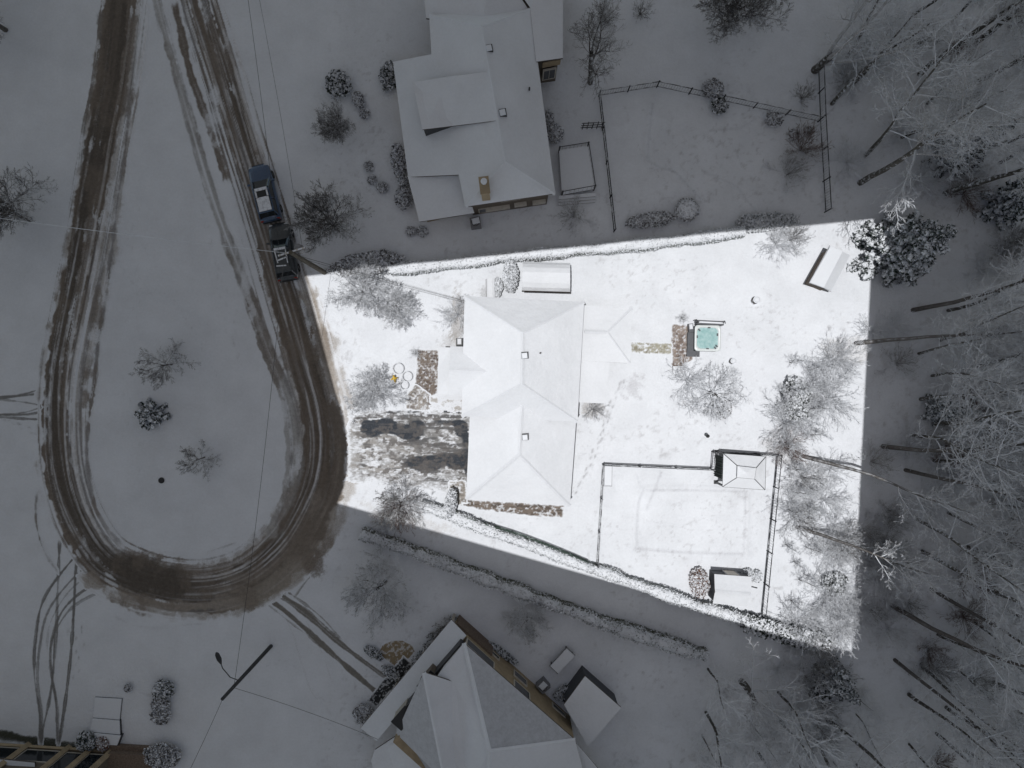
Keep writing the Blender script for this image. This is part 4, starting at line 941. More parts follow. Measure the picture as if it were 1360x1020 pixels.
# ------------------------------------------------------------------ fences
def fence(pts, label, hh=1.25, spacing=2.6, z2=.25, pick=.22):
    Q = [np.array(XY(*p)) for p in pts]
    root = tag(empty('metal_fence', (*Q[0], 0)), label, 'fence')
    mp = MB(); first = True
    for a, b in zip(Q[:-1], Q[1:]):
        L = np.linalg.norm(b - a); d = (b - a) / L; nn = max(1, round(L / spacing))
        for z in (hh, z2): mb = MB(); mb.tube([(*a, z), (*b, z)], .04, 5); mb.build('rail', M_FENCE, root)
        for k in range(nn + 1):
            if k == 0 and not first: continue
            p = a + d * L * k / nn; mb = MB(); mb.tube([(*p, -.05), (*p, hh + .08)], .05, 6); mb.lathe((*p, hh + .08), [(.07, 0), (.06, .06), (.01, .08)], 8); mb.build('post', M_FENCE, root)
        first = False
        for t in np.arange(pick, L, pick): mp.tube([(*(a + d * t), z2), (*(a + d * t), hh)], .008, 3, cap=False)
    mp.build('pickets', M_FENCE, root); local(root)
fence([(792, 748), (800, 616), (943, 622), (945, 599.5), (1031, 603.5), (1010, 816)], 'dark metal fence with thin pickets round the snowed-over pool in the bright lot', 1.25)
fence([(1085.5, 88), (1088, 160), (1095, 282)], 'dark metal fence running along the edge of the woods at the upper right', 1.3, 2.4)
fence([(1086, 162), (872, 116), (795, 128), (815, 308)], 'dark metal fence round the yard right of the dim upper house', 1.15, 2.6)

# low green wire fence line along the lower hedge
hp = [(600, 677), (640, 692), (690, 708), (740, 727), (780, 744)]
f2 = tag(empty('wire_fence', P(*hp[0])), 'low green wire fence edging the lower hedge of the bright lot', 'fence')
mb = MB(); C = catmull([XY(*p) for p in hp], .8)
for z in (.15, .5, .85): mb.tube([(*p, z) for p in C], .02, 4)
mb.build('wire', mat_plain('green_wire', (.03, .07, .045), .6), f2)
for p in C[::4]: mb = MB(); mb.tube([(*p, 0), (*p, .95)], .03, 5); mb.build('post', M_FENCE, f2)
local(f2)

# ------------------------------------------------------------------ cars
def car(name, label, px, py, head, paint, sunroof=True):
    root = tag(empty(name, P(px, py), head), label, 'car')           # +x is forward
    xs = [-2.36, -2.28, -2.0, -1.2, 0.0, 1.0, 1.75, 2.15, 2.36]; hw = [.72, .82, .90, .93, .935, .93, .90, .82, .62]
    top = [.92, 1.02, 1.06, 1.05, 1.03, 1.02, .95, .86, .70]
    rings = []
    mb = MB(); V = []
    for x, w, t in zip(xs, hw, top):
        V += [(x, -w * .86, .28), (x, -w, .5), (x, -w, .78), (x, -w * .93, t - .04), (x, -w * .45, t + .03), (x, 0, t + .045), (x, w * .45, t + .03), (x, w * .93, t - .04), (x, w, .78), (x, w, .5), (x, w * .86, .28)]
    k = 11; n = len(xs)
    F = [(i * k + j, i * k + (j + 1) % k, (i + 1) * k + (j + 1) % k, (i + 1) * k + j) for i in range(n - 1) for j in range(k)]
    F = [f[::-1] for f in F]
    F += [tuple(range(k)), tuple(range(n * k - 1, (n - 1) * k - 1, -1))]
    mb.add(V, F); mb.build('body', paint, root, True)
    # greenhouse: glass sides, painted roof
    def ring(x0, x1, w0, w1, z):
        return [(x0, -w0), (x0 + .25, -w0 - .03), (x1 - .2, -w1 - .02), (x1, -w1 * .75), (x1, w1 * .75), (x1 - .2, w1 + .02), (x0 + .25, w0 + .03), (x0, w0)], z
    b0 = ring(-2.12, 1.05, .78, .78, 1.0); t0 = ring(-1.82, .22, .62, .60, 1.60)
    mb = MB(); loft(mb, [b0, t0], cap=(True, True)); gl = mb.build('windows', M_GLASS, root)
    mb = MB(); loft(mb, [ring(-1.84, .24, .64, .62, 1.585), ring(-1.80, .18, .60, .57, 1.645)], cap=(True, True)); rfp = mb.build('roof', paint, root)
    for s in (-1, 1):
        mb = MB(); mb.tube([(1.08, s * .76, 1.03), (.22, s * .61, 1.62)], .045, 5); mb.tube([(-1.8, s * .63, 1.62), (-2.12, s * .79, 1.02)], .05, 5); mb.tube([(-.75, s * .66, 1.60), (-.72, s * .84, 1.03)], .04, 5); mb.build('pillar', paint, root)
        mb = MB(); mb.tube([(-1.5, s * .56, 1.70), (-.1, s * .55, 1.70)], .025, 5); mb.build('roof_rail', M_DARK, root)
        mb = MB(); mb.box((.78, s * 1.02, 1.08), (.14, .22, .15)); mb.build('mirror', paint, root)
        mb = MB(); mb.box((2.20, s * .62, .74), (.22, .30, .13), s * -.5); mb.build('headlight', M_CLEAR, root)
        mb = MB(); mb.box((-2.30, s * .66, .90), (.1, .26, .22), s * .25); mb.build('tail_light', M_RED_LAMP, root)
        for x in (1.45, -1.42):
            mb = MB(); prof = [(.2, -.11), (.33, -.11), (.35, -.05), (.35, .05), (.33, .11), (.2, .11)]
            V = [];
            for r_, y in prof:
                for q in range(18): a = q * 2 * math.pi / 18; V.append((x + r_ * math.cos(a), s * .84 + y, .35 + r_ * math.sin(a)))
            m_ = len(prof); mb.add(V, [(i * 18 + q, i * 18 + (q + 1) % 18, (i + 1) % m_ * 18 + (q + 1) % 18, (i + 1) % m_ * 18 + q) for i in range(m_) for q in range(18)])
            wh = mb.build('wheel', M_RUBBER, root)
            mb = MB(); V = [(x + .2 * math.cos(q * 2 * math.pi / 14), s * .84 + y, .35 + .2 * math.sin(q * 2 * math.pi / 14)) for y in (-.08, .08) for q in range(14)]
            mb.add(V, [tuple(range(14)), tuple(range(27, 13, -1))] + [(q, (q + 1) % 14, 14 + (q + 1) % 14, 14 + q) for q in range(14)]); mb.build('rim', M_RIM, wh)
    mb = MB()
    if sunroof:                      # snow lies round the dark glass roof panel
        mb.box((.07, .0, 1.665), (.24, 1.0, .05)); mb.box((-1.15, 0, 1.67), (1.18, 1.06, .06), taper=.96)
        for s in (-1, 1): mb.box((-.28, s * .46, 1.665), (.52, .14, .05))
        m2 = MB(); m2.box((-.30, 0, 1.645), (.55, .76, .03)); m2.build('sunroof', M_GLASS, root)
    else:
        mb.box((.08, .0, 1.66), (.2, .95, .05)); mb.box((-.55, .38, 1.66), (1.0, .09, .04), .1); mb.box((-.75, -.1, 1.66), (.12, .9, .04), .2); mb.box((-1.3, .1, 1.66), (.1, .8, .04), -.1); mb.box((-.6, -.45, 1.66), (1.1, .08, .04))
    mb.build('roof_snow', M_CARSNOW, root)
    mb = MB(); mb.box((2.37, 0, .5), (.08, 1.0, .3)); mb.build('front_grille', M_DARK, root); mb = MB(); mb.box((-2.37, 0, .52), (.08, 1.5, .22)); mb.build('rear_bumper', M_DARK, root)
    return root
def heading(a, b): d = XY(*b) - XY(*a); return math.atan2(d[1], d[0])
car('parked_car', 'dark blue car with snowy roof parked on the verge, the upper of the two cars', 355.5, 259.5, heading((364, 297), (346, 224)), M_BLUE)
car('parked_car', 'black car with mostly bare roof parked below the blue one beside the leaning pole', 380, 336.5, heading((386, 369), (374, 303)), M_BLACKP, False)

# ------------------------------------------------------------------ poles and lines
def upole(label, px, py, hh, mat, r=.16):
    root = tag(empty('utility_pole', P(px, py)), label, 'utility pole')
    mb = MB(); mb.tube([(0, 0, -.2), (0, 0, hh * .5), (0, 0, hh)], [r, r * .9, r * .75], 10); mb.build('pole', mat, root); return root
p1 = upole('dark wooden utility pole with street lamp arm standing below the road loop', 360, 858, 10.1, M_POLEG)
mb = MB(); base = Vector(P(360, 858)); tip = Vector(P(293, 880, 8.4)) - base
mb.tube([(0, 0, 7.0), Vector((0, 0, 7.0)).lerp(tip, .35) + Vector((0, 0, .5)), Vector((0, 0, 7.2)).lerp(tip, .8) + Vector((0, 0, .3)), tip], .035, 6); mb.build('lamp_arm', M_DARK, p1)
mb = MB(); dv = Vector((tip.x, tip.y, 0)).normalized(); mb.tube([tip - dv * .1, tip + dv * .25, tip + dv * .65, tip + dv * .8], [.06, .17, .15, .05], 8); mb.build('lamp_head', M_DARK, p1)
p2 = upole('weathered wooden utility pole with cross arm and drum standing beside the black car', 431, 362, 9.2, M_POLE, .2)
mb = MB(); mb.box((0, .1, 8.9), (2.0, .12, .14), .3); mb.build('cross_arm', M_WOOD, p2)
mb = MB(); mb.lathe((.38, .42, 7.9), [(.05, -.02), (.3, 0), (.32, .4), (.3, .8), (.1, .86)], 14); mb.build('transformer', M_GREYM, p2)
for x in (-.85, -.4, .4, .85):
    mb = MB(); mb.lathe((x * math.cos(.3), .1 + x * math.sin(.3), 8.96), [(.05, 0), (.07, .08), (.03, .18)], 8); mb.build('insulator', M_TRIM, p2)
def wire(label, a, b, sag=.5, r=.014, mat=None, n=14):
    a, b = np.array(a), np.array(b); t = np.linspace(0, 1, n)[:, None]; pts = a + (b - a) * t; pts[:, 2] -= (4 * sag * t * (1 - t))[:, 0]
    mb = MB(); mb.tube(pts - a, r, 4); o = mb.build('power_line', mat or M_WIRE); o.location = a; tag(o, label, 'power line')
t2 = P(431, 362)[:2]; t1 = P(360, 858)[:2]
wire('overhead line running down from the leaning wooden pole to the lamp pole', (t2[0] - .5, t2[1], 9.0), (t1[0], t1[1], 8.0), .7)
wire('upper overhead line leaving the top edge toward the pole by the cars', (*P(325, -40, 9)[:2], 9.2), (t2[0] - .8, t2[1] - .2, 9.1), .3)
wire('second overhead line running close beside it past the parked cars', (*P(338, -40, 9)[:2], 9.2), (t2[0] + .8, t2[1] + .3, 9.1), .4, .010)
wire('snow coated line crossing the island from the left edge to the pole by the cars', (*P(-40, 285, 8.5)[:2], 8.6), (t2[0] - .3, t2[1], 8.9), .5, .02, M_WIRES)
wire('service line from the pole by the cars to the bungalow eave', (t2[0] + .1, t2[1], 8.0), P(618, 400, 3.7), .4, .014)
wire('lower service line beside the other one leading to the bungalow eave', (t2[0] + .1, t2[1] - .1, 7.6), P(617, 402, 3.55), .6, .011)
wire('line from the lamp pole toward the porch of the lower house', (t1[0], t1[1], 8.2), P(502, 982, 3.7), .3)
wire('line leaving the lamp pole top to the bottom edge', (t1[0], t1[1], 10.0), (*P(235, 1060, 9)[:2], 9.4), .3)
# ------------------------------------------------------------------ bare trees
def perp(d, rng):
    v = rng.normal(size=3); v -= d * (v @ d); return v / (np.linalg.norm(v) + 1e-9)

class Tubes:
    def __init__(s): s.V = []; s.F = []; s.n = 0
    def add(s, pts, r, sides):
        V, F = tube_arrays(pts, r, sides); s.V.append(V); s.F.append(F + s.n); s.n += len(V)
    def mesh(s, name, mat): return bulk_mesh(name, np.concatenate(s.V), np.concatenate(s.F), mat, True)

def grow(rng, tubes, p, d, L, r, lv, sp):
    """one branch and its children. sp: list of dicts per level"""
    q = sp[lv]; n = q.get('seg', 4); pts = [p]; cur = d
    for i in range(n):
        cur = cur + rng.normal(0, q.get('wig', .12), 3); cur[2] += q.get('up', .05)
        cur /= np.linalg.norm(cur); pts.append(pts[-1] + cur * (L / n))
    pts = np.array(pts); t = np.linspace(0, 1, n + 1)
    rr = np.maximum(r * (1 - t * (1 - q.get('end', .3))), sp[0].get('rmin', .008))
    tubes[min(lv, 1)].add(pts, rr, q.get('sides', 3))
    if lv + 1 >= len(sp): return
    k = sp[lv + 1]; nc = k['n'] if isinstance(k['n'], int) else int(rng.integers(k['n'][0], k['n'][1] + 1))
    az = rng.uniform(0, 6.28)
    for i in range(nc):
        tt = k['t0'] + (k.get('t1', 1.0) - k['t0']) * (i + rng.uniform(.1, .9)) / nc
        f = tt * n; j = min(int(f), n - 1); w = f - j
        pos = pts[j] * (1 - w) + pts[j + 1] * w; dr = pts[j + 1] - pts[j]; dr = dr / np.linalg.norm(dr)
        az += 2.4 + rng.normal(0, k.get('azv', .35))
        u = np.cross(dr, [0.3, 0.2, 0.93] if abs(dr[2]) < .9 else [1, 0, 0.1]); u /= np.linalg.norm(u); v = np.cross(dr, u)
        side = u * math.cos(az) + v * math.sin(az); an = rad(k['ang'] + rng.normal(0, k.get('angv', 8)))
        cd = dr * math.cos(an) + side * math.sin(an)
        cl = L * k['len'] * (1 - k.get('tip', .45) * tt) * rng.uniform(*k.get('lv', (.75, 1.2)))
        cr = min(rr[j] * .8, r * k['r'] * (1 - .4 * tt))
        grow(rng, tubes, pos, cd, cl, cr, lv + 1, sp)

def make_tree(name, seed, sp, height, r, trunk_mat, crown_mat, lean=(0, 0)):
    rng = np.random.default_rng(seed); tb = (Tubes(), Tubes())
    d = np.array([lean[0], lean[1], 1.0]); d /= np.linalg.norm(d)
    grow(rng, tb, np.array([0, 0, -.1]), d, height, r, 0, sp)
    return tb[0].mesh('trunk', trunk_mat), tb[1].mesh('crown', crown_mat)

def plant_tree(meshes, px, py, rz=0.0, sc=1.0, label='', cat='tree', name='bare_tree', group=None, zs=None):
    root = empty(name, P(px, py), rz); root.scale = (sc, sc, zs or sc); tag(root, label, cat, group)
    obj('trunk', meshes[0], root); obj('crown', meshes[1], root); return root

def yard_spec(l1=18, l2=10, l3=9, l4=6, ang=50, up=.09, fine=.0065):
    return [dict(seg=4, wig=.05, up=.1, end=.65, sides=7, rmin=fine), dict(n=l1, t0=.42, ang=ang, angv=17, lv=(.9, 1.1), azv=.15, len=1.05, tip=.1, r=.42, seg=5, wig=.10, up=up, sides=5, end=.25),
            dict(n=l2, t0=.18, ang=42, len=.55, r=.5, seg=4, wig=.15, up=.05, sides=4), dict(n=l3, t0=.15, ang=38, len=.52, r=.5, seg=3, wig=.16, up=.04, sides=3), dict(n=l4, t0=.2, ang=35, len=.5, r=.6, seg=2, wig=.16, up=.03, sides=3)]
def tall_spec(l1=16, l2=7, l3=5, l4=3, ang=48, t0=.3, fine=.011, tup=.06):
    return [dict(seg=9, wig=.045, up=tup, end=.18, sides=8, rmin=fine), dict(n=l1, t0=t0, ang=ang, angv=12, len=.36, tip=.45, r=.42, seg=5, wig=.12, up=.09, sides=4, end=.25),
            dict(n=l2, t0=.2, ang=42, len=.48, r=.5, seg=4, wig=.14, up=.04, sides=3), dict(n=l3, t0=.15, ang=40, len=.5, r=.55, seg=3, wig=.15, up=.03, sides=3), dict(n=l4, t0=.2, ang=38, len=.5, r=.7, seg=2, wig=.15, sides=3)]
def shrub_spec(n=26, l2=5, l3=4, ang=40, fine=.006):
    return [dict(seg=1, wig=0, end=.9, sides=5, rmin=fine), dict(n=n, t0=.1, ang=ang, angv=20, len=5.0, tip=0, r=.5, seg=4, wig=.12, up=.02, sides=3, end=.3),
            dict(n=l2, t0=.3, ang=32, len=.42, r=.6, seg=3, wig=.14, up=.02, sides=3), dict(n=l3, t0=.2, ang=34, len=.45, r=.7, seg=2, wig=.14, sides=3)]

DK, HF, SN, TR = M_BARK, M_BARKHALF, M_BARKSNOW, M_TRUNK
yA = make_tree('yard', 11, yard_spec(), 2.2, .13, DK, DK)                    # round crowned, dark
yB = make_tree('yard', 12, yard_spec(17, 10, 8, 5, 60), 2.0, .11, DK, HF)
yC = make_tree('yard', 13, yard_spec(15, 10, 8, 5, 56, .06), 1.9, .09, DK, M_FROSTGREY)
yD = make_tree('yard', 14, yard_spec(16, 10, 8, 5, 58, .05), 1.8, .09, DK, M_FROSTGREY)
yE = make_tree('yard', 15, yard_spec(11, 8, 7, 4, 58, .05), 1.6, .06, DK, DK)   # thin sapling
yG = make_tree('yard', 17, yard_spec(12, 8, 6, 3, 62, .03), 1.7, .09, DK, M_FROST)                    # pale and wispy
yF = make_tree('yard', 16, yard_spec(5, 12, 8, 5, 26, .03), 3.6, .2, TR, DK, (.05, .08))   # forked tall yard tree

ROUND = [
    (yA, 447, 304, .3, 1.38, 'round crowned bare dark tree right of the parked cars'),
    (yA, 452, 177, 2.1, 0.86, 'small round bare tree with a leaning trunk in the dim upper front yard'),
    (yB, 512, 772, 1.0, 1.53, 'wide bare dark tree with radiating branches below the lower left hedge'),
    (yB, 701, 815, 2.5, 0.94, 'bare dark tree between the lower hedge and the tan house wall'),
    (yA, 40, 292, .6, 1.75, 'broad bare tree at the left edge beside the road loop'),
    (yA, 8, 40, 1.5, 1.62, 'bare tree cut off by the upper left corner of the view'),
    (yE, 228, 484, 2.2, 1.3, 'spiky bare young tree near the middle of the road island'),
    (yE, 272, 607, .9, .95, 'thin bare sapling near the manhole cover on the road island'),
    (yC, 483, 390, .4, 1.30, 'snow dusted bare tree by the upper left corner of the bright lot'),
    (yD, 528, 408, 1.9, 1.12, 'dense grey bare tree on the bright lawn left of the bungalow'),
    (yC, 503, 522, 3.0, 1.20, 'snow dusted bare tree by the top edge of the black driveway'),
    (yE, 537, 662, 1.2, 1.35, 'sparse bare tree with dark trunk at the lower left corner of the bright lot'),
    (yG, 940, 522, .8, 1.49, 'wide pale frosted tree on the bright lawn below the hot tub'),
    (yA, 962, 40, .2, 1.69, 'bare tree with a dark trunk at the top edge beyond the dim pool yard'),
]
for ms, px, py, rz, sc, lb in ROUND: plant_tree(ms, px, py, rz, sc, lb)
plant_tree(yF, 784, 110, 1.0, 1.25, 'tall forked bare tree right of the dim upper house')

# ------------------------------------------------------------------ woodland
tl = [make_tree('tall', 21, tall_spec(16, 8, 6, 4, 50, .34), 15.5, .21, TR, M_FROST, (.02, .03)), make_tree('tall', 22, tall_spec(20, 9, 7, 4, 46, .28), 14.0, .17, TR, M_FROST, (-.04, .02)),
      make_tree('tall', 23, tall_spec(16, 10, 7, 4, 55, .42), 17.0, .25, TR, M_FROSTGREY, (.03, -.04)), make_tree('tall', 24, tall_spec(22, 8, 7, 4, 52, .22), 12.0, .12, TR, M_FROSTGREY, (.05, .05)),
      make_tree('tall', 25, tall_spec(17, 9, 8, 4, 60, .2), 10.0, .10, HF, M_FROST, (-.08, .03))]
def sparse_spec(l1=22, l2=7, l3=5, t0=.2, rmin=.016, ang=46, tup=.05):
    return [dict(seg=8, wig=.05, up=tup, end=.2, sides=7, rmin=rmin), dict(n=l1, t0=t0, ang=ang, angv=14, len=.38, tip=.45, r=.42, seg=6, wig=.11, up=.07, sides=4, end=.3),
            dict(n=l2, t0=.2, ang=36, len=.5, r=.55, seg=4, wig=.12, up=.04, sides=3), dict(n=l3, t0=.2, ang=34, len=.5, r=.6, seg=3, wig=.13, sides=3)]
tl += [make_tree('open', 61, sparse_spec(), 14.0, .16, TR, M_FROST, (.03, .04)), make_tree('open', 62, sparse_spec(26, 6, 5, .15), 12.0, .12, TR, M_FROST, (-.05, .06)), make_tree('open', 63, sparse_spec(18, 8, 5, .3), 16.0, .2, TR, M_FROST, (.06, -.04))]
lot_kind = [make_tree('lot', 64, sparse_spec(15, 7, 5, .12, .009), 4.6, .07, TR, M_FROST, (.12, .05)), make_tree('lot', 65, sparse_spec(17, 7, 5, .1, .009, 40), 4.0, .06, TR, M_FROST, (.15, -.1))]
tlM = [make_tree('outward', 51, sparse_spec(15, 7, 4, .5, tup=.0), 15.5, .2, DK, M_FROST, (.36, .04)), make_tree('outward', 52, sparse_spec(16, 6, 4, .45, tup=.0), 14.0, .17, DK, M_FROST, (.40, -.08))]
tlL = [make_tree('leaning', 28, tall_spec(13, 8, 6, 4, 42, .58, tup=.0), 13.0, .19, DK, M_FROSTGREY, (.80, .05)), make_tree('leaning', 29, tall_spec(12, 8, 6, 4, 40, .6, tup=.0), 13.0, .17, DK, M_FROSTGREY, (.85, -.1))]
fork = make_tree('forked', 26, [dict(seg=3, wig=.03, up=.05, end=.8, sides=8, rmin=.01), dict(n=4, t0=.35, ang=16, angv=5, len=3.6, tip=.1, r=.7, seg=8, wig=.05, up=.05, sides=6, end=.25),
      dict(n=9, t0=.3, ang=48, len=.34, r=.4, seg=4, wig=.14, up=.05, sides=3), dict(n=6, t0=.2, ang=40, len=.5, r=.5, seg=3, wig=.15, sides=3), dict(n=4, t0=.2, ang=38, len=.5, r=.7, seg=2, sides=3)], 3.2, .34, TR, M_FROSTGREY)
NAMED = [(fork, 1082, 93, .4, 1.0, 'massive many stemmed tree at the top end of the upper right fence'), (tl[0], 1105, 138, .6, .8, 'dark trunked woodland tree just right of the upper right fence corner'),
    (tl[2], 1142, 243, 1.2, 1.0, 'large leaning dark trunk with branches above the big snowy spruce'), (tl[1], 1198, 182, 2.0, .95, 'slim woodland tree above the large leaning dark trunk'),
    (tl[2], 1222, 98, 2.8, 1.05, 'dark trunked woodland tree near the upper right corner'), (tl[0], 1283, 116, 3.6, 1.05, 'thick dark trunk crossing the right edge below the upper right corner'),
    (tl[2], 1297, 56, 4.2, 1.0, 'dark trunk nearest the upper right corner'), (tl[0], 1255, 257, 5.0, 1.1, 'long dark trunk right of the big snowy spruce'),
    (tlL[0], 1136, 456, 0, 1.0, 'dark trunk standing on the right edge of the bright lot, left of all its branches'), (tlM[0], 1212, 412, .2, 1.0, 'dark trunk below the big snowy spruce in the dim wood'),
    (tlL[1], 1066, 606, -.15, 1.0, 'mossy trunk leaning out from beside the gazebo corner'), (tlM[0], 1172, 593, 0, 1.0, 'long straight dark trunk in the wood right of the gazebo'),
    (tlM[1], 1202, 624, -.1, 1.0, 'second long dark trunk just below the straight one right of the gazebo'), (tlL[0], 1058, 700, -.3, .85, 'snow streaked trunk right of the pool fence in the bright lot'),
    (tlM[1], 1188, 876, -.6, .95, 'dark forked trunk standing in open snow at the lower right'), (tlM[0], 1184, 804, -.5, 1.05, 'very long dark trunk running to the lower right corner'),
    (tlM[1], 1236, 782, -.5, 1.0, 'dark trunk beside the very long one at the lower right'), (tl[0], 1098, 955, 5.7, .9, 'dark trunk near the bottom edge below the bright lot corner')]
for ms, px, py, rz, sc, lb in NAMED: plant_tree(ms, px, py, rz, sc, lb, name='woodland_tree', group='trees of the wood')
plant_tree(make_tree('broad', 27, yard_spec(9, 9, 7, 4, 50, .08), 3.6, .24, TR, M_FROSTGREY), 985, 905, 1.1, 1.25, 'broad spreading bare tree on the left edge of the lower wood', name='woodland_tree', group='trees of the wood')

rng = np.random.default_rng(77)
spots = [(q[1], q[2]) for q in NAMED] + [(1100, 350), (985, 905)]
def scatter(n, box, test, mind, kinds, smin, smax, label, dark=False):
    k = 0
    for _ in range(4000):
        if k >= n: break
        x = rng.uniform(box[0], box[2]); y = rng.uniform(box[1], box[3])
        if not test(x, y) or any((x - a) ** 2 + (y - b) ** 2 < mind ** 2 for a, b in spots): continue
        spots.append((x, y)); k += 1
        kd = int(rng.choice(kinds)); plant_tree(tl[kd] if kd >= 0 else lot_kind[kd], x, y, rng.uniform(0, 6.28) if kd >= 0 else rng.uniform(-.6, .3), rng.uniform(smin, smax), label, name='woodland_tree', group='trees of the wood')
scatter(19, (1110, -20, 1370, 330), lambda x, y: x > 1110 + .12 * y and not (1120 < x < 1290 and 235 < y < 400), 33, [0, 5, 6, 7, 5, 6, 7], .7, 1.0, 'bare snow dusted tree in the dim wood above and right of the big spruce')
scatter(20, (1205, 410, 1370, 640), lambda x, y: True, 32, [1, 0, 5, 6, 7, 6, 7], .7, 1.0, 'bare snow dusted tree in the dim wood at the right edge')
scatter(20, (1036, 470, 1076, 850), lambda x, y: y < 845, 22, [-1, -2], .55, .8, 'white snow laden tree inside the right end of the bright lot')
scatter(27, (1200, 640, 1370, 1010), lambda x, y: True, 36, [0, 1, 5, 6, 7, 6, 7], .65, .95, 'bare snow dusted tree in the dim lower right wood')
scatter(15, (900, 885, 1140, 1030), lambda x, y: y > 850 + .05 * (x - 900) and x + y > 1820, 30, [4, 5, 6, 7], .5, .85, 'bare tree in the thicket along the bottom edge of the wood')

# ------------------------------------------------------------------ bare shrubs and leafy bushes
def make_shrub(seed, mat, n=26, ang=40, L=.24, l2=5, l3=4):
    return make_tree('shrub', seed, shrub_spec(n, l2, l3, ang), L, .03, mat, mat)
sA = make_shrub(31, DK); sB = make_shrub(32, HF, 34, 48); sC = make_shrub(33, M_TWIGBROWN, 40, 46, .26, 6); sD = make_shrub(34, M_FROST, 38, 55, .26, 6)
def bare_shrub(ms, px, py, sc, label, rz=0.0, group=None):
    r = plant_tree(ms, px, py, rz, sc, label, 'shrub', 'bare_shrub', group); return r
for ms, px, py, sc, lb in ((sB, 762, 287, 1.6, 'low bare dark shrub in the snow below the wooden deck'), (sA, 1064, 132, 1.2, 'small bare shrub left of the upper right fence'), (sC, 1062, 200, 1.6, 'brown bare shrub just left of the fence by the upper right woods'),
        (sB, 1045, 232, 1.7, 'bare shrub below the brown one at the right end of the dim pool yard'), (sC, 1041, 592, 1.5, 'brown twiggy shrub at the upper right corner of the gazebo fence'), (sB, 787, 543, 1.1, 'fan shaped bare shrub at the foot of the bungalow lean-to'),
        (sD, 912, 505, 1.5, 'pale frosted shrub on the lawn left of the wide pale tree'), (sC, 532, 672, 1.7, 'brown tangled shrub under the sparse tree at the lower left lot corner'), (sB, 512, 688, 1.3, 'bare shrub straddling the lower left lot line'),
        (sD, 608, 418, 1.3, 'snowy bare shrub against the upper left wall of the bungalow'), (sB, 552, 470, .5, 'tiny twiggy shrub at the top of the brown walkway'), (sA, 590, 832, 1.3, 'bare shrub beside the top corner of the lower house porch'),
        (sB, 1050, 318, 1.5, 'grey bare shrub at the upper edge of the bright lot near the wood store'), (sD, 1030, 325, 1.3, 'snowy bare shrub left of the grey one at the upper lot edge'), (sB, 495, 955, 1.2, 'twiggy shrub by the left end of the lower house porch'), (sA, 805, 30, 1.2, 'small dark shrub at the top edge right of the forked tree'),
        (sA, 850, 20, 1.1, 'dark shrub at the top edge left of the trunked tree'), (sB, 905, 422, .55, 'tiny bare shrub above the brick patio')):
    bare_shrub(ms, px, py, sc, lb, rz=px * .1)
k = 0
for _ in range(2000):
    if k >= 95: break
    x = rng.uniform(1030, 1365); y = rng.uniform(0, 1015)
    if x < 1120 and y < 470 or (y < 440 and 1090 < x < 1270 and y > 250) or (x < 1145 and y > 850 and x < 900): continue
    if 11 <= k < 20: x = rng.uniform(1146, 1215); y = rng.uniform(400, 870)
    k += 1; inlot = x < 1140 and 330 < y < 850
    if k < 11: x = rng.uniform(1046, 1128); y = rng.uniform(470, 846); inlot = True
    bare_shrub(([sD, sB][k % 2] if x < 1216 else [sB, sD, sC, sB][k % 4]) if not inlot else [sD, sD, sD, sD, sB][k % 5], x, y, rng.uniform(1.2, 2.0), 'low bare underwood bush in the bright right end of the lot' if inlot else 'low bare underwood bush on the dim woodland floor', rng.uniform(0, 6), 'underwood bushes')

def cards(rng, C, size, up=None, asp=1.0, tilt=1.0):
    """small leaf-like quads at the centres C"""
    n = len(C); a = rng.normal(size=(n, 3)); a[:, 2] *= tilt; a /= np.linalg.norm(a, axis=1, keepdims=True)
    b = rng.normal(size=(n, 3)); b -= a * (a * b).sum(1, keepdims=True); b /= np.linalg.norm(b, axis=1, keepdims=True)
    s = np.asarray(size)[..., None] * np.ones((n, 1)) if np.ndim(size) else np.full((n, 1), size)
    a = a * s * asp; b = b * s
    V = np.stack([C - a - b, C + a - b * .7, C + a * 1.05 + b, C - a * .8 + b], 1).reshape(-1, 3)
    return V, np.arange(4 * n).reshape(n, 4)

def lump(rng, rx, ry, rz_, seg=20, rings=9, amp=.16, seed=0):
    """uneven closed body, base on the ground"""
    V = []
    for i in range(rings + 1):
        ph = math.pi * i / rings
        for j in range(seg):
            th = 2 * math.pi * j / seg
            x, y, z = math.sin(ph) * math.cos(th), math.sin(ph) * math.sin(th), math.cos(ph)
            k = 1 + amp * 2 * (fbm(np.array(x * 2.2 + seed + 9.0), np.array(y * 2.2 + z * 1.7 + 5.0), seed, 3) - .5)
            V.append((x * rx * k, y * ry * k, rz_ * (.5 + .5 * z * k)))
    F = [(i * seg + j, i * seg + (j + 1) % seg, (i + 1) * seg + (j + 1) % seg, (i + 1) * seg + j) for i in range(rings) for j in range(seg)]
    return np.array(V), np.array(F)[:, ::-1]

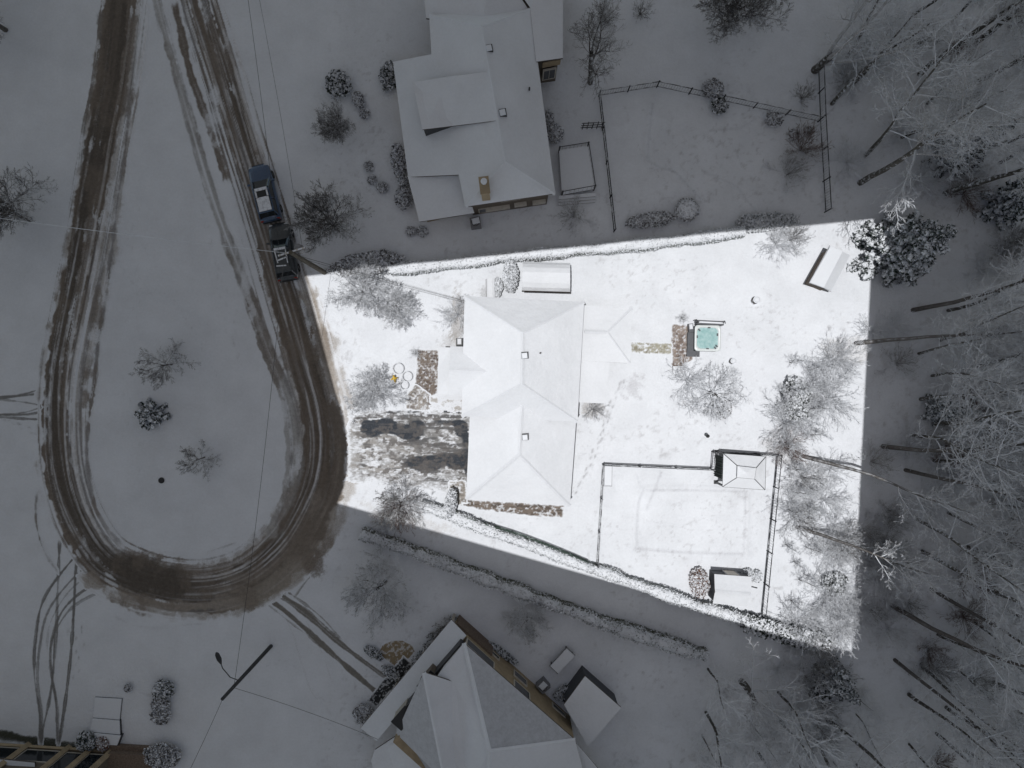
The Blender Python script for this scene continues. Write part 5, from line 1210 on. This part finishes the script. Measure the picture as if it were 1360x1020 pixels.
def bush_mesh(seed, rx, ry, hh, mat, n=None, size=.09, core=.82, amp=.16):
    rng = np.random.default_rng(seed)
    V0, F0 = lump(rng, rx * core, ry * core, hh * core, amp=amp, seed=seed)
    n = n or int(430 * (rx + .3) * (ry + .3) * (1 + hh)); size *= .72
    d = rng.normal(size=(n, 3)); d /= np.linalg.norm(d, axis=1, keepdims=True); d[:, 2] = np.abs(d[:, 2]) * 1.0 - .15
    rr = rng.uniform(.80, 1.06, n) * (1 + amp * 1.5 * (fbm(d[:, 0] * 2.2 + seed + 9, d[:, 1] * 2.2 + d[:, 2] * 1.7 + 5, seed, 3) - .5))
    C = d * rr[:, None] * np.array([rx, ry, hh * .52]) + np.array([0, 0, hh * .48]); C[:, 2] = np.maximum(C[:, 2], .03)
    V1, F1 = cards(rng, C, rng.uniform(.5, 1.2, n) * size)
    return bulk_mesh('leafy_bush', np.vstack([V0, V1]), np.vstack([F0, F1 + len(V0)]), mat)
def bush(px, py, rx, ry, hh, mat, label, rz=0.0, name='shrub', cat='shrub', group=None, size=.09, amp=.2, core=.84):
    me = bush_mesh(int(px * 7 + py), rx, ry, hh, mat, size=size, amp=amp, core=core)
    o = obj(name, me, None, P(px, py)); o.rotation_euler = (0, 0, rz); return tag(o, label, cat, group)

G, SHB = M_GREEN, M_SHRUB
bush(452, 115, 1.0, 1.1, 1.3, G, 'large speckled evergreen ball in the dim upper front yard', amp=.3, size=.13)
bush(477, 135, .5, .75, .6, SHB, 'oblong snowy bush beside the large speckled evergreen ball', .5); bush(485, 152, .42, .42, .5, SHB, 'small snowy bush below the oblong one in the upper front yard')
bush(490, 222, .4, .4, .5, SHB, 'topmost of three little round bushes left of the upper house'); bush(495, 240, .4, .4, .5, SHB, 'middle of three little round bushes left of the upper house'); bush(508, 250, .48, .44, .5, SHB, 'lowest of three little round bushes left of the upper house')
bush(531, 216, .6, 1.4, 1.3, SHB, 'dark oval shrub against the left eave of the dim upper house', .1, size=.12); bush(537, 265, .75, .95, 1.0, SHB, 'round shrub at the lower left wall of the dim upper house')
bush(537, 243, .45, .5, .8, G, 'small evergreen between two shrubs at the upper house wall')
bush(546, 308, .4, .4, .4, SHB, 'left of two tiny bushes below the upper house corner'); bush(561, 308, .45, .45, .45, SHB, 'right of two tiny bushes below the upper house corner')
bush(517, 104, .7, 1.2, .9, G, 'half buried evergreen shrub at the upper left of the dim house', amp=.35, size=.12)
bush(737, 180, .7, .75, .9, SHB, 'rounded bush by the right wall of the upper house above the deck'); bush(729, 160, .4, .7, .7, SHB, 'slim bush beside the rounded bush at the right wall of the upper house')
bush(945, 121, .85, .8, 1.1, SHB, 'round grey bush just beyond the dim pool yard fence'); bush(953, 144, .6, .65, 1.0, G, 'dark evergreen bush just inside the dim pool yard fence', amp=.35, size=.13)
bush(1026, 160, .75, .65, .7, SHB, 'faint grey bush inside the fence at the right of the dim pool yard'); bush(1052, 180, .45, .45, .5, SHB, 'faint little bush left of the brown shrub by the fence'); bush(1073, 174, .3, .3, .4, SHB, 'tiny bush beside the fence junction at the upper right')
bush(910, 281, .98, .95, 1.35, SHB, 'clipped snowy ball bush near the lower edge of the dim pool yard', size=.07, amp=.05, core=.93)
bush(862, 294, 2.0, .62, 1.0, SHB, 'long low hedge piece left of the clipped ball bush', .12, 'hedge', 'hedge'); bush(1010, 297, 2.6, .75, 1.1, M_HEDGE, 'rough dark hedge clump at the right end of the upper lot line', .1, 'hedge', 'hedge', amp=.3)
bush(490, 352, 3.0, .95, 1.3, M_SHRUB, 'dark twiggy hedge above the upper left corner of the bright lot', .18, 'hedge', 'hedge', size=.11, amp=.2)
bush(678, 369, .62, 1.32, 1.8, M_HEDGE, 'tall snow topped evergreen column between the bin and the garden shed', size=.10, amp=.1); bush(661, 383, .4, .8, 1.0, M_HEDGE, 'small evergreen shrub right of the arched bin')
bush(600, 666, .48, 1.15, 1.9, M_HEDGE, 'slim upright speckled cedar at the lower left corner of the bungalow', -.1, size=.09, amp=.1)
bush(927, 772, .78, 1.2, 1.1, M_RED, 'russet speckled shrub left of the pool shed', .1, size=.1, amp=.2); bush(991, 762, .5, .5, .7, M_HEDGE, 'left of two dark evergreen balls at the pool shed door'); bush(1003, 764, .5, .48, .7, M_HEDGE, 'right of two dark evergreen balls at the pool shed door')
bush(958, 541, .75, .85, .9, SHB, 'snowy mound shaped shrub under the wide pale tree', amp=.3)
bush(1052, 530, 1.1, 1.7, 1.8, G, 'dark evergreen clump at the right end of the bright lawn', amp=.5, size=.12, core=.55); bush(1106, 772, 1.0, .9, 1.2, G, 'dark evergreen clump near the lower right corner of the bright lot', amp=.5, size=.13, core=.5)
bush(1095, 905, 1.5, 1.1, 1.8, M_GREEN, 'dark green thicket below the lower right corner of the lot', .8, amp=.4, size=.16)
bush(219, 914, .85, .7, .8, G, 'topmost and darkest bush above the entry steps', amp=.35, size=.13); bush(216, 933, .75, .7, .8, SHB, 'middle snowy bush right of the entry steps'); bush(216, 948, .8, .75, .8, SHB, 'lowest of the three bushes right of the entry steps')
bush(172, 912, .3, .35, .5, SHB, 'tiny bush at the head of the entry steps'); bush(119, 981, .8, .8, 1.0, G, 'evergreen bush left of the entry steps at the brown house', amp=.3, size=.13); bush(140, 984, .6, .6, .8, M_RED, 'reddish snowy bush between the evergreen and the entry steps')
bush(220, 1000, 1.5, 1.1, 1.3, SHB, 'big snowy bush at the bottom edge right of the entry steps', size=.1)
for k, (x, y, rr, lb) in enumerate(((575, 846, .5, 'topmost'), (571, 858, .55, 'second'), (563, 868, .45, 'third'), (555, 877, .5, 'lowest'))): bush(x, y, rr, rr, .7, G, f'{lb} of four dark shrubs along the lower house porch', amp=.3)
bush(497, 866, .9, .4, .5, G, 'thin dark shrub on the left rim of the tan patio', -.6); bush(520, 892, .9, .45, .5, G, 'bluish dark flower bed shrub below the tan patio', -.7, amp=.3)
bush(484, 945, .9, .8, .8, SHB, 'pale speckled shrub left of the lower house porch', amp=.3); bush(613, 829, 1.2, .4, .8, G, 'black foundation shrub at the top corner of the lower house', -.6, amp=.3); bush(668, 866, 1.4, .3, .6, G, 'narrow foundation planting along the tan wall', -.65, amp=.35)
bush(747, 917, .8, .5, .8, G, 'black shrub in the nook between tan wall and garden room', .6, amp=.35)
bush(470, 560, .1, .1, .12, SHB, 'tuft of dry grass at the mouth of the driveway')

# snowy conifer on the island and the big spruce
def spruce(seed, hh, R, n_wh, per, mat, size=.1, stiff=.12):
    """whorls of drooping boughs; each bough a lumpy pad that carries snow, fringed with needle sprays"""
    rng = np.random.default_rng(seed); tb = Tubes(); tb.add(np.array([(0, 0, -.1), (0, 0, hh * .5), (.0, 0, hh)]), np.array([.02 * hh, .013 * hh, .01]), 7); trunk = tb.mesh('trunk', M_TRUNK)
    C = []; Sz = []; PV = []; PF = []; pn = 0
    for i in range(n_wh):
        t = (i + .5) / n_wh; z = hh * (.05 + .93 * t); rr = R * (1 - t) ** .75 * rng.uniform(.85, 1.1) + .12
        nb_ = max(4, int(per * (1 - t * .55)))
        for k in range(nb_):
            a = 2 * math.pi * (k + rng.uniform(-.35, .35)) / nb_ + i * 1.1; L = rr * rng.uniform(.65, 1.15)
            ca, sa = math.cos(a), math.sin(a)
            def bough(u, o): return np.stack([u * L * ca - o * sa, u * L * sa + o * ca, z - stiff * 2.4 * L * u ** 1.6 + .10 * L * u ** 4 - np.abs(o) * .35], -1)
            for q in range(2 + int(L / .6)):          # snow pads out along the bough
                uc = rng.uniform(.3, 1.05); o0 = rng.uniform(-.2, .2) * L * (1.2 - uc); pl = min(.24, .10 * L + .06) * rng.uniform(.6, 1.3); pw = pl * rng.uniform(.75, 1.2)
                n1, n2 = 9, 4
                for j in range(n2 + 1):
                    ph = math.pi * j / n2
                    for m_ in range(n1):
                        th = 2 * math.pi * m_ / n1; kk = 1 + rng.uniform(-.38, .38)
                        p = bough(np.array(uc + pl / L * math.sin(ph) * math.cos(th) * kk), np.array(o0 + pw * math.sin(ph) * math.sin(th) * kk)); p[2] += .10 * math.cos(ph) + .02
                        PV.append(p)
                PF += [(pn + j * n1 + m_, pn + (j + 1) * n1 + m_, pn + (j + 1) * n1 + (m_ + 1) % n1, pn + j * n1 + (m_ + 1) % n1) for j in range(n2) for m_ in range(n1)]; pn += n1 * (n2 + 1)
            m_ = max(6, int(L / .03)); u = rng.uniform(.1, 1.05, m_ * 3); w = L * .26 * (1 - u * .5); o = rng.uniform(-1, 1, m_ * 3) * w + 0
            p = bough(u, o); p[:, 2] += rng.normal(-.05, .05, len(p)); C.append(p); Sz.append(rng.uniform(.5, 1.1, len(p)) * size)
    C = np.concatenate(C); C[:, 2] = np.maximum(C[:, 2], .05); V, F = cards(rng, C, np.concatenate(Sz), asp=1.7)
    PV = np.array(PV)
    return trunk, bulk_mesh('foliage', np.vstack([PV, V]), np.vstack([np.array(PF), F + len(PV)]), mat)
def conifer(ms, px, py, label, rz=0.0, sc=1.0, name='spruce_tree'):
    root = tag(empty(name, P(px, py), rz), label, 'conifer'); root.scale = (sc,) * 3; obj('trunk', ms[0], root); obj('foliage', ms[1], root); return root
sp1 = spruce(41, 10.0, 3.4, 17, 12, M_SPRUCE, .10); sp2 = spruce(42, 2.2, 1.3, 6, 8, M_SPRUCE, .09)
conifer(sp1, 1180, 336, 'big dark green spruce with clumps of snow at the upper right lot corner', 0.0, .92); conifer(sp2, 203, 552, 'small snow clumped evergreen on the road island')
sp3 = spruce(43, 8.0, 1.9, 14, 9, M_SPRUCE, .10)
conifer(sp3, 1262, 205, 'dim narrow conifer above the long dark trunk at the right edge', .5); conifer(sp3, 1325, 275, 'dim conifer at the right edge level with the spruce', 1.7, .9); conifer(sp3, 1100, 895, 'narrow green conifer just below the lower right lot corner', 2.2, .7)
conifer(sp3, 1240, 545, 'dim conifer in the wood right of the bright lot', 2.9, .6)

# ------------------------------------------------------------------ hedges
def hedge(pts, width, hh, mat, label, density=170, size=.085, seed=1, top=.55):
    """pts along the ground, px; width metres"""
    rng = np.random.default_rng(seed); C = catmull([XY(*p) for p in pts], .25); n = len(C)
    tg = np.gradient(C, axis=0); tg /= np.linalg.norm(tg, axis=1, keepdims=True); nr = np.stack([-tg[:, 1], tg[:, 0]], 1)
    ww = width * (.50 + .95 * fbm(np.arange(n) * .16, np.zeros(n), seed, 4)); hv = hh * (.70 + .55 * fbm(np.arange(n) * .1, np.ones(n), seed + 3, 3))
    prof = [(-.5, 0), (-.52, .45), (-.46, .85), (-.25, .97), (0, 1.0), (.25, .97), (.46, .85), (.52, .45), (.5, 0)]; k = len(prof)
    V = np.zeros((n, k, 3))
    for j, (u, v) in enumerate(prof):
        jj = .18 * (fbm(np.arange(n) * .5, np.full(n, j * .7), seed + 7, 3) - .5)
        V[:, j, :2] = C + nr * (u * ww * .94 + jj)[:, None]; V[:, j, 2] = v * hv * .95 + (jj * .6 if v > .3 else 0)
    V = V.reshape(-1, 3); F = np.array([(i * k + j, i * k + j + 1, (i + 1) * k + j + 1, (i + 1) * k + j) for i in range(n - 1) for j in range(k - 1)])
    caps = [];
    root = tag(empty('hedge', (*C[0], 0)), label, 'hedge')
    L = n * .25; m = int(L * density); i = rng.integers(0, n - 1, m); s = rng.uniform(0, 1, m)
    P0 = C[i] + (C[i + 1] - C[i]) * s[:, None]
    side = rng.uniform(0, 1, m); u = np.where(side < top, rng.uniform(-.52, .52, m), np.sign(rng.uniform(-1, 1, m)) * rng.uniform(.42, .56, m)); v = np.where(side < top, rng.uniform(.90, 1.06, m), rng.uniform(.02, .98, m))
    Q = np.concatenate([P0 + nr[i] * (u * ww[i])[:, None], (v * hv[i])[:, None]], 1)
    V1, F1 = cards(rng, Q, rng.uniform(.5, 1.2, m) * size)
    o = obj('body', bulk_mesh('hedge_body', V, F, mat), root); o.location = -root.location
    o = obj('leaves', bulk_mesh('hedge_leaves', V1, F1, mat), root); o.location = -root.location
    return root
hedge([(520, 361), (600, 352), (690, 342.5), (790, 333), (890, 323), (985, 310)], .85, 1.3, M_HEDGE, 'long snow topped green hedge along the upper edge of the bright lot', 210, .05, 3, .25)
hedge([(560, 668), (600, 683), (650, 703), (700, 721), (760, 744), (820, 764), (880, 786), (940, 806), (1010, 826)], .85, 1.0, M_HEDGE, 'speckled green hedge inside the lower edge of the bright lot', 180, .055, 4, .35)
hedge([(482, 706), (540, 725), (600, 748), (660, 770), (730, 796), (800, 822), (860, 842), (935, 866)], .95, 1.5, M_HEDGEDK, 'long dark hedge running below the bright lot in the shade', 270, .058, 5, .3)
hedge([(985, 822), (1040, 838), (1095, 852)], 1.4, 1.1, M_GREEN, 'ragged evergreen hedge end at the lower right of the bright lot', 220, .1, 6)
# ------------------------------------------------------------------ sky, light mask, sun, camera
SUN_EL, SUN_AZ = 81.5, 238.0                       # degrees; azimuth clockwise from north (+y)
sd = Vector((math.sin(rad(SUN_AZ)) * math.cos(rad(SUN_EL)), math.cos(rad(SUN_AZ)) * math.cos(rad(SUN_EL)), math.sin(rad(SUN_EL))))
w = bpy.data.worlds.new('World'); SC.world = w; w.use_nodes = True
nt = w.node_tree; bg = nt.nodes['Background']
sky = nt.nodes.new('ShaderNodeTexSky'); sky.sky_type = 'NISHITA'; sky.sun_disc = False
sky.sun_elevation = rad(SUN_EL); sky.sun_rotation = rad(SUN_AZ)
nt.links.new(sky.outputs[0], bg.inputs['Color']); bg.inputs['Strength'].default_value = 0.12
L = bpy.data.lights.new('sun', 'SUN'); L.energy = 2.82; L.angle = rad(0.2); L.color = (1.0, 0.995, 0.985)
so = bpy.data.objects.new('sun', L); so.rotation_euler = sd.to_track_quat('Z', 'Y').to_euler(); so.location = (0, 0, 90); link(so)

# unseen added sheet: passes dim diffuse light, its lot-shaped hole lets sun through
LOT = [(405, 367), (780, 328.6), (1160, 291), (1131, 865), (790, 766.5), (448, 668), (457, 646), (461.5, 625), (462, 600), (460, 575), (455, 548), (446, 522)]
ZC = 66.0
hole = [Vector((*(XY(px, py) + np.array([sd.x, sd.y]) / sd.z * ZC), ZC)) for px, py in LOT]
R1, R2 = 150.0, 420.0
outer = [Vector((R1 * math.cos(a), R1 * math.sin(a), ZC)) for a in np.linspace(0, 2 * math.pi, 32, endpoint=False)]
tri = geometry.tessellate_polygon([outer, hole])
V = [tuple(v) for v in outer + hole]; n0 = len(V)
V += [(R2 * math.cos(a), R2 * math.sin(a), ZC + 30) for a in np.linspace(0, 2 * math.pi, 32, endpoint=False)]
F = [tuple(t) for t in tri] + [(i, (i + 1) % 32, n0 + (i + 1) % 32, n0 + i) for i in range(32)]
m = bpy.data.materials.new('light_mask_sheet'); m.use_nodes = True; nt = m.node_tree
for q in list(nt.nodes): nt.nodes.remove(q)
out = nt.nodes.new('ShaderNodeOutputMaterial'); tr = nt.nodes.new('ShaderNodeBsdfTranslucent')
MASK_T = 0.155
tr.inputs[0].default_value = (MASK_T * 1.0, MASK_T * 0.945, MASK_T * 0.83, 1)
nt.links.new(tr.outputs[0], out.inputs['Surface'])
me = bpy.data.meshes.new('light_mask'); me.from_pydata(V, [], F); me.materials.append(m)
tag(obj('light_mask', me), kind='structure')

cam = bpy.data.cameras.new('camera'); co = bpy.data.objects.new('camera', cam); link(co)
co.location = (0, 0, H); co.rotation_euler = (0, 0, 0)
cam.sensor_width = 36.0; cam.lens = 18.0 / (680 * S / H); cam.clip_start = 0.1; cam.clip_end = 2000
SC.camera = co
SC.view_settings.view_transform = 'Standard'; SC.view_settings.look = 'None'
SC.view_settings.exposure = 0.0; SC.view_settings.gamma = 1.0
SC.cycles.max_bounces = 5; SC.cycles.diffuse_bounces = 3; SC.cycles.transparent_max_bounces = 4
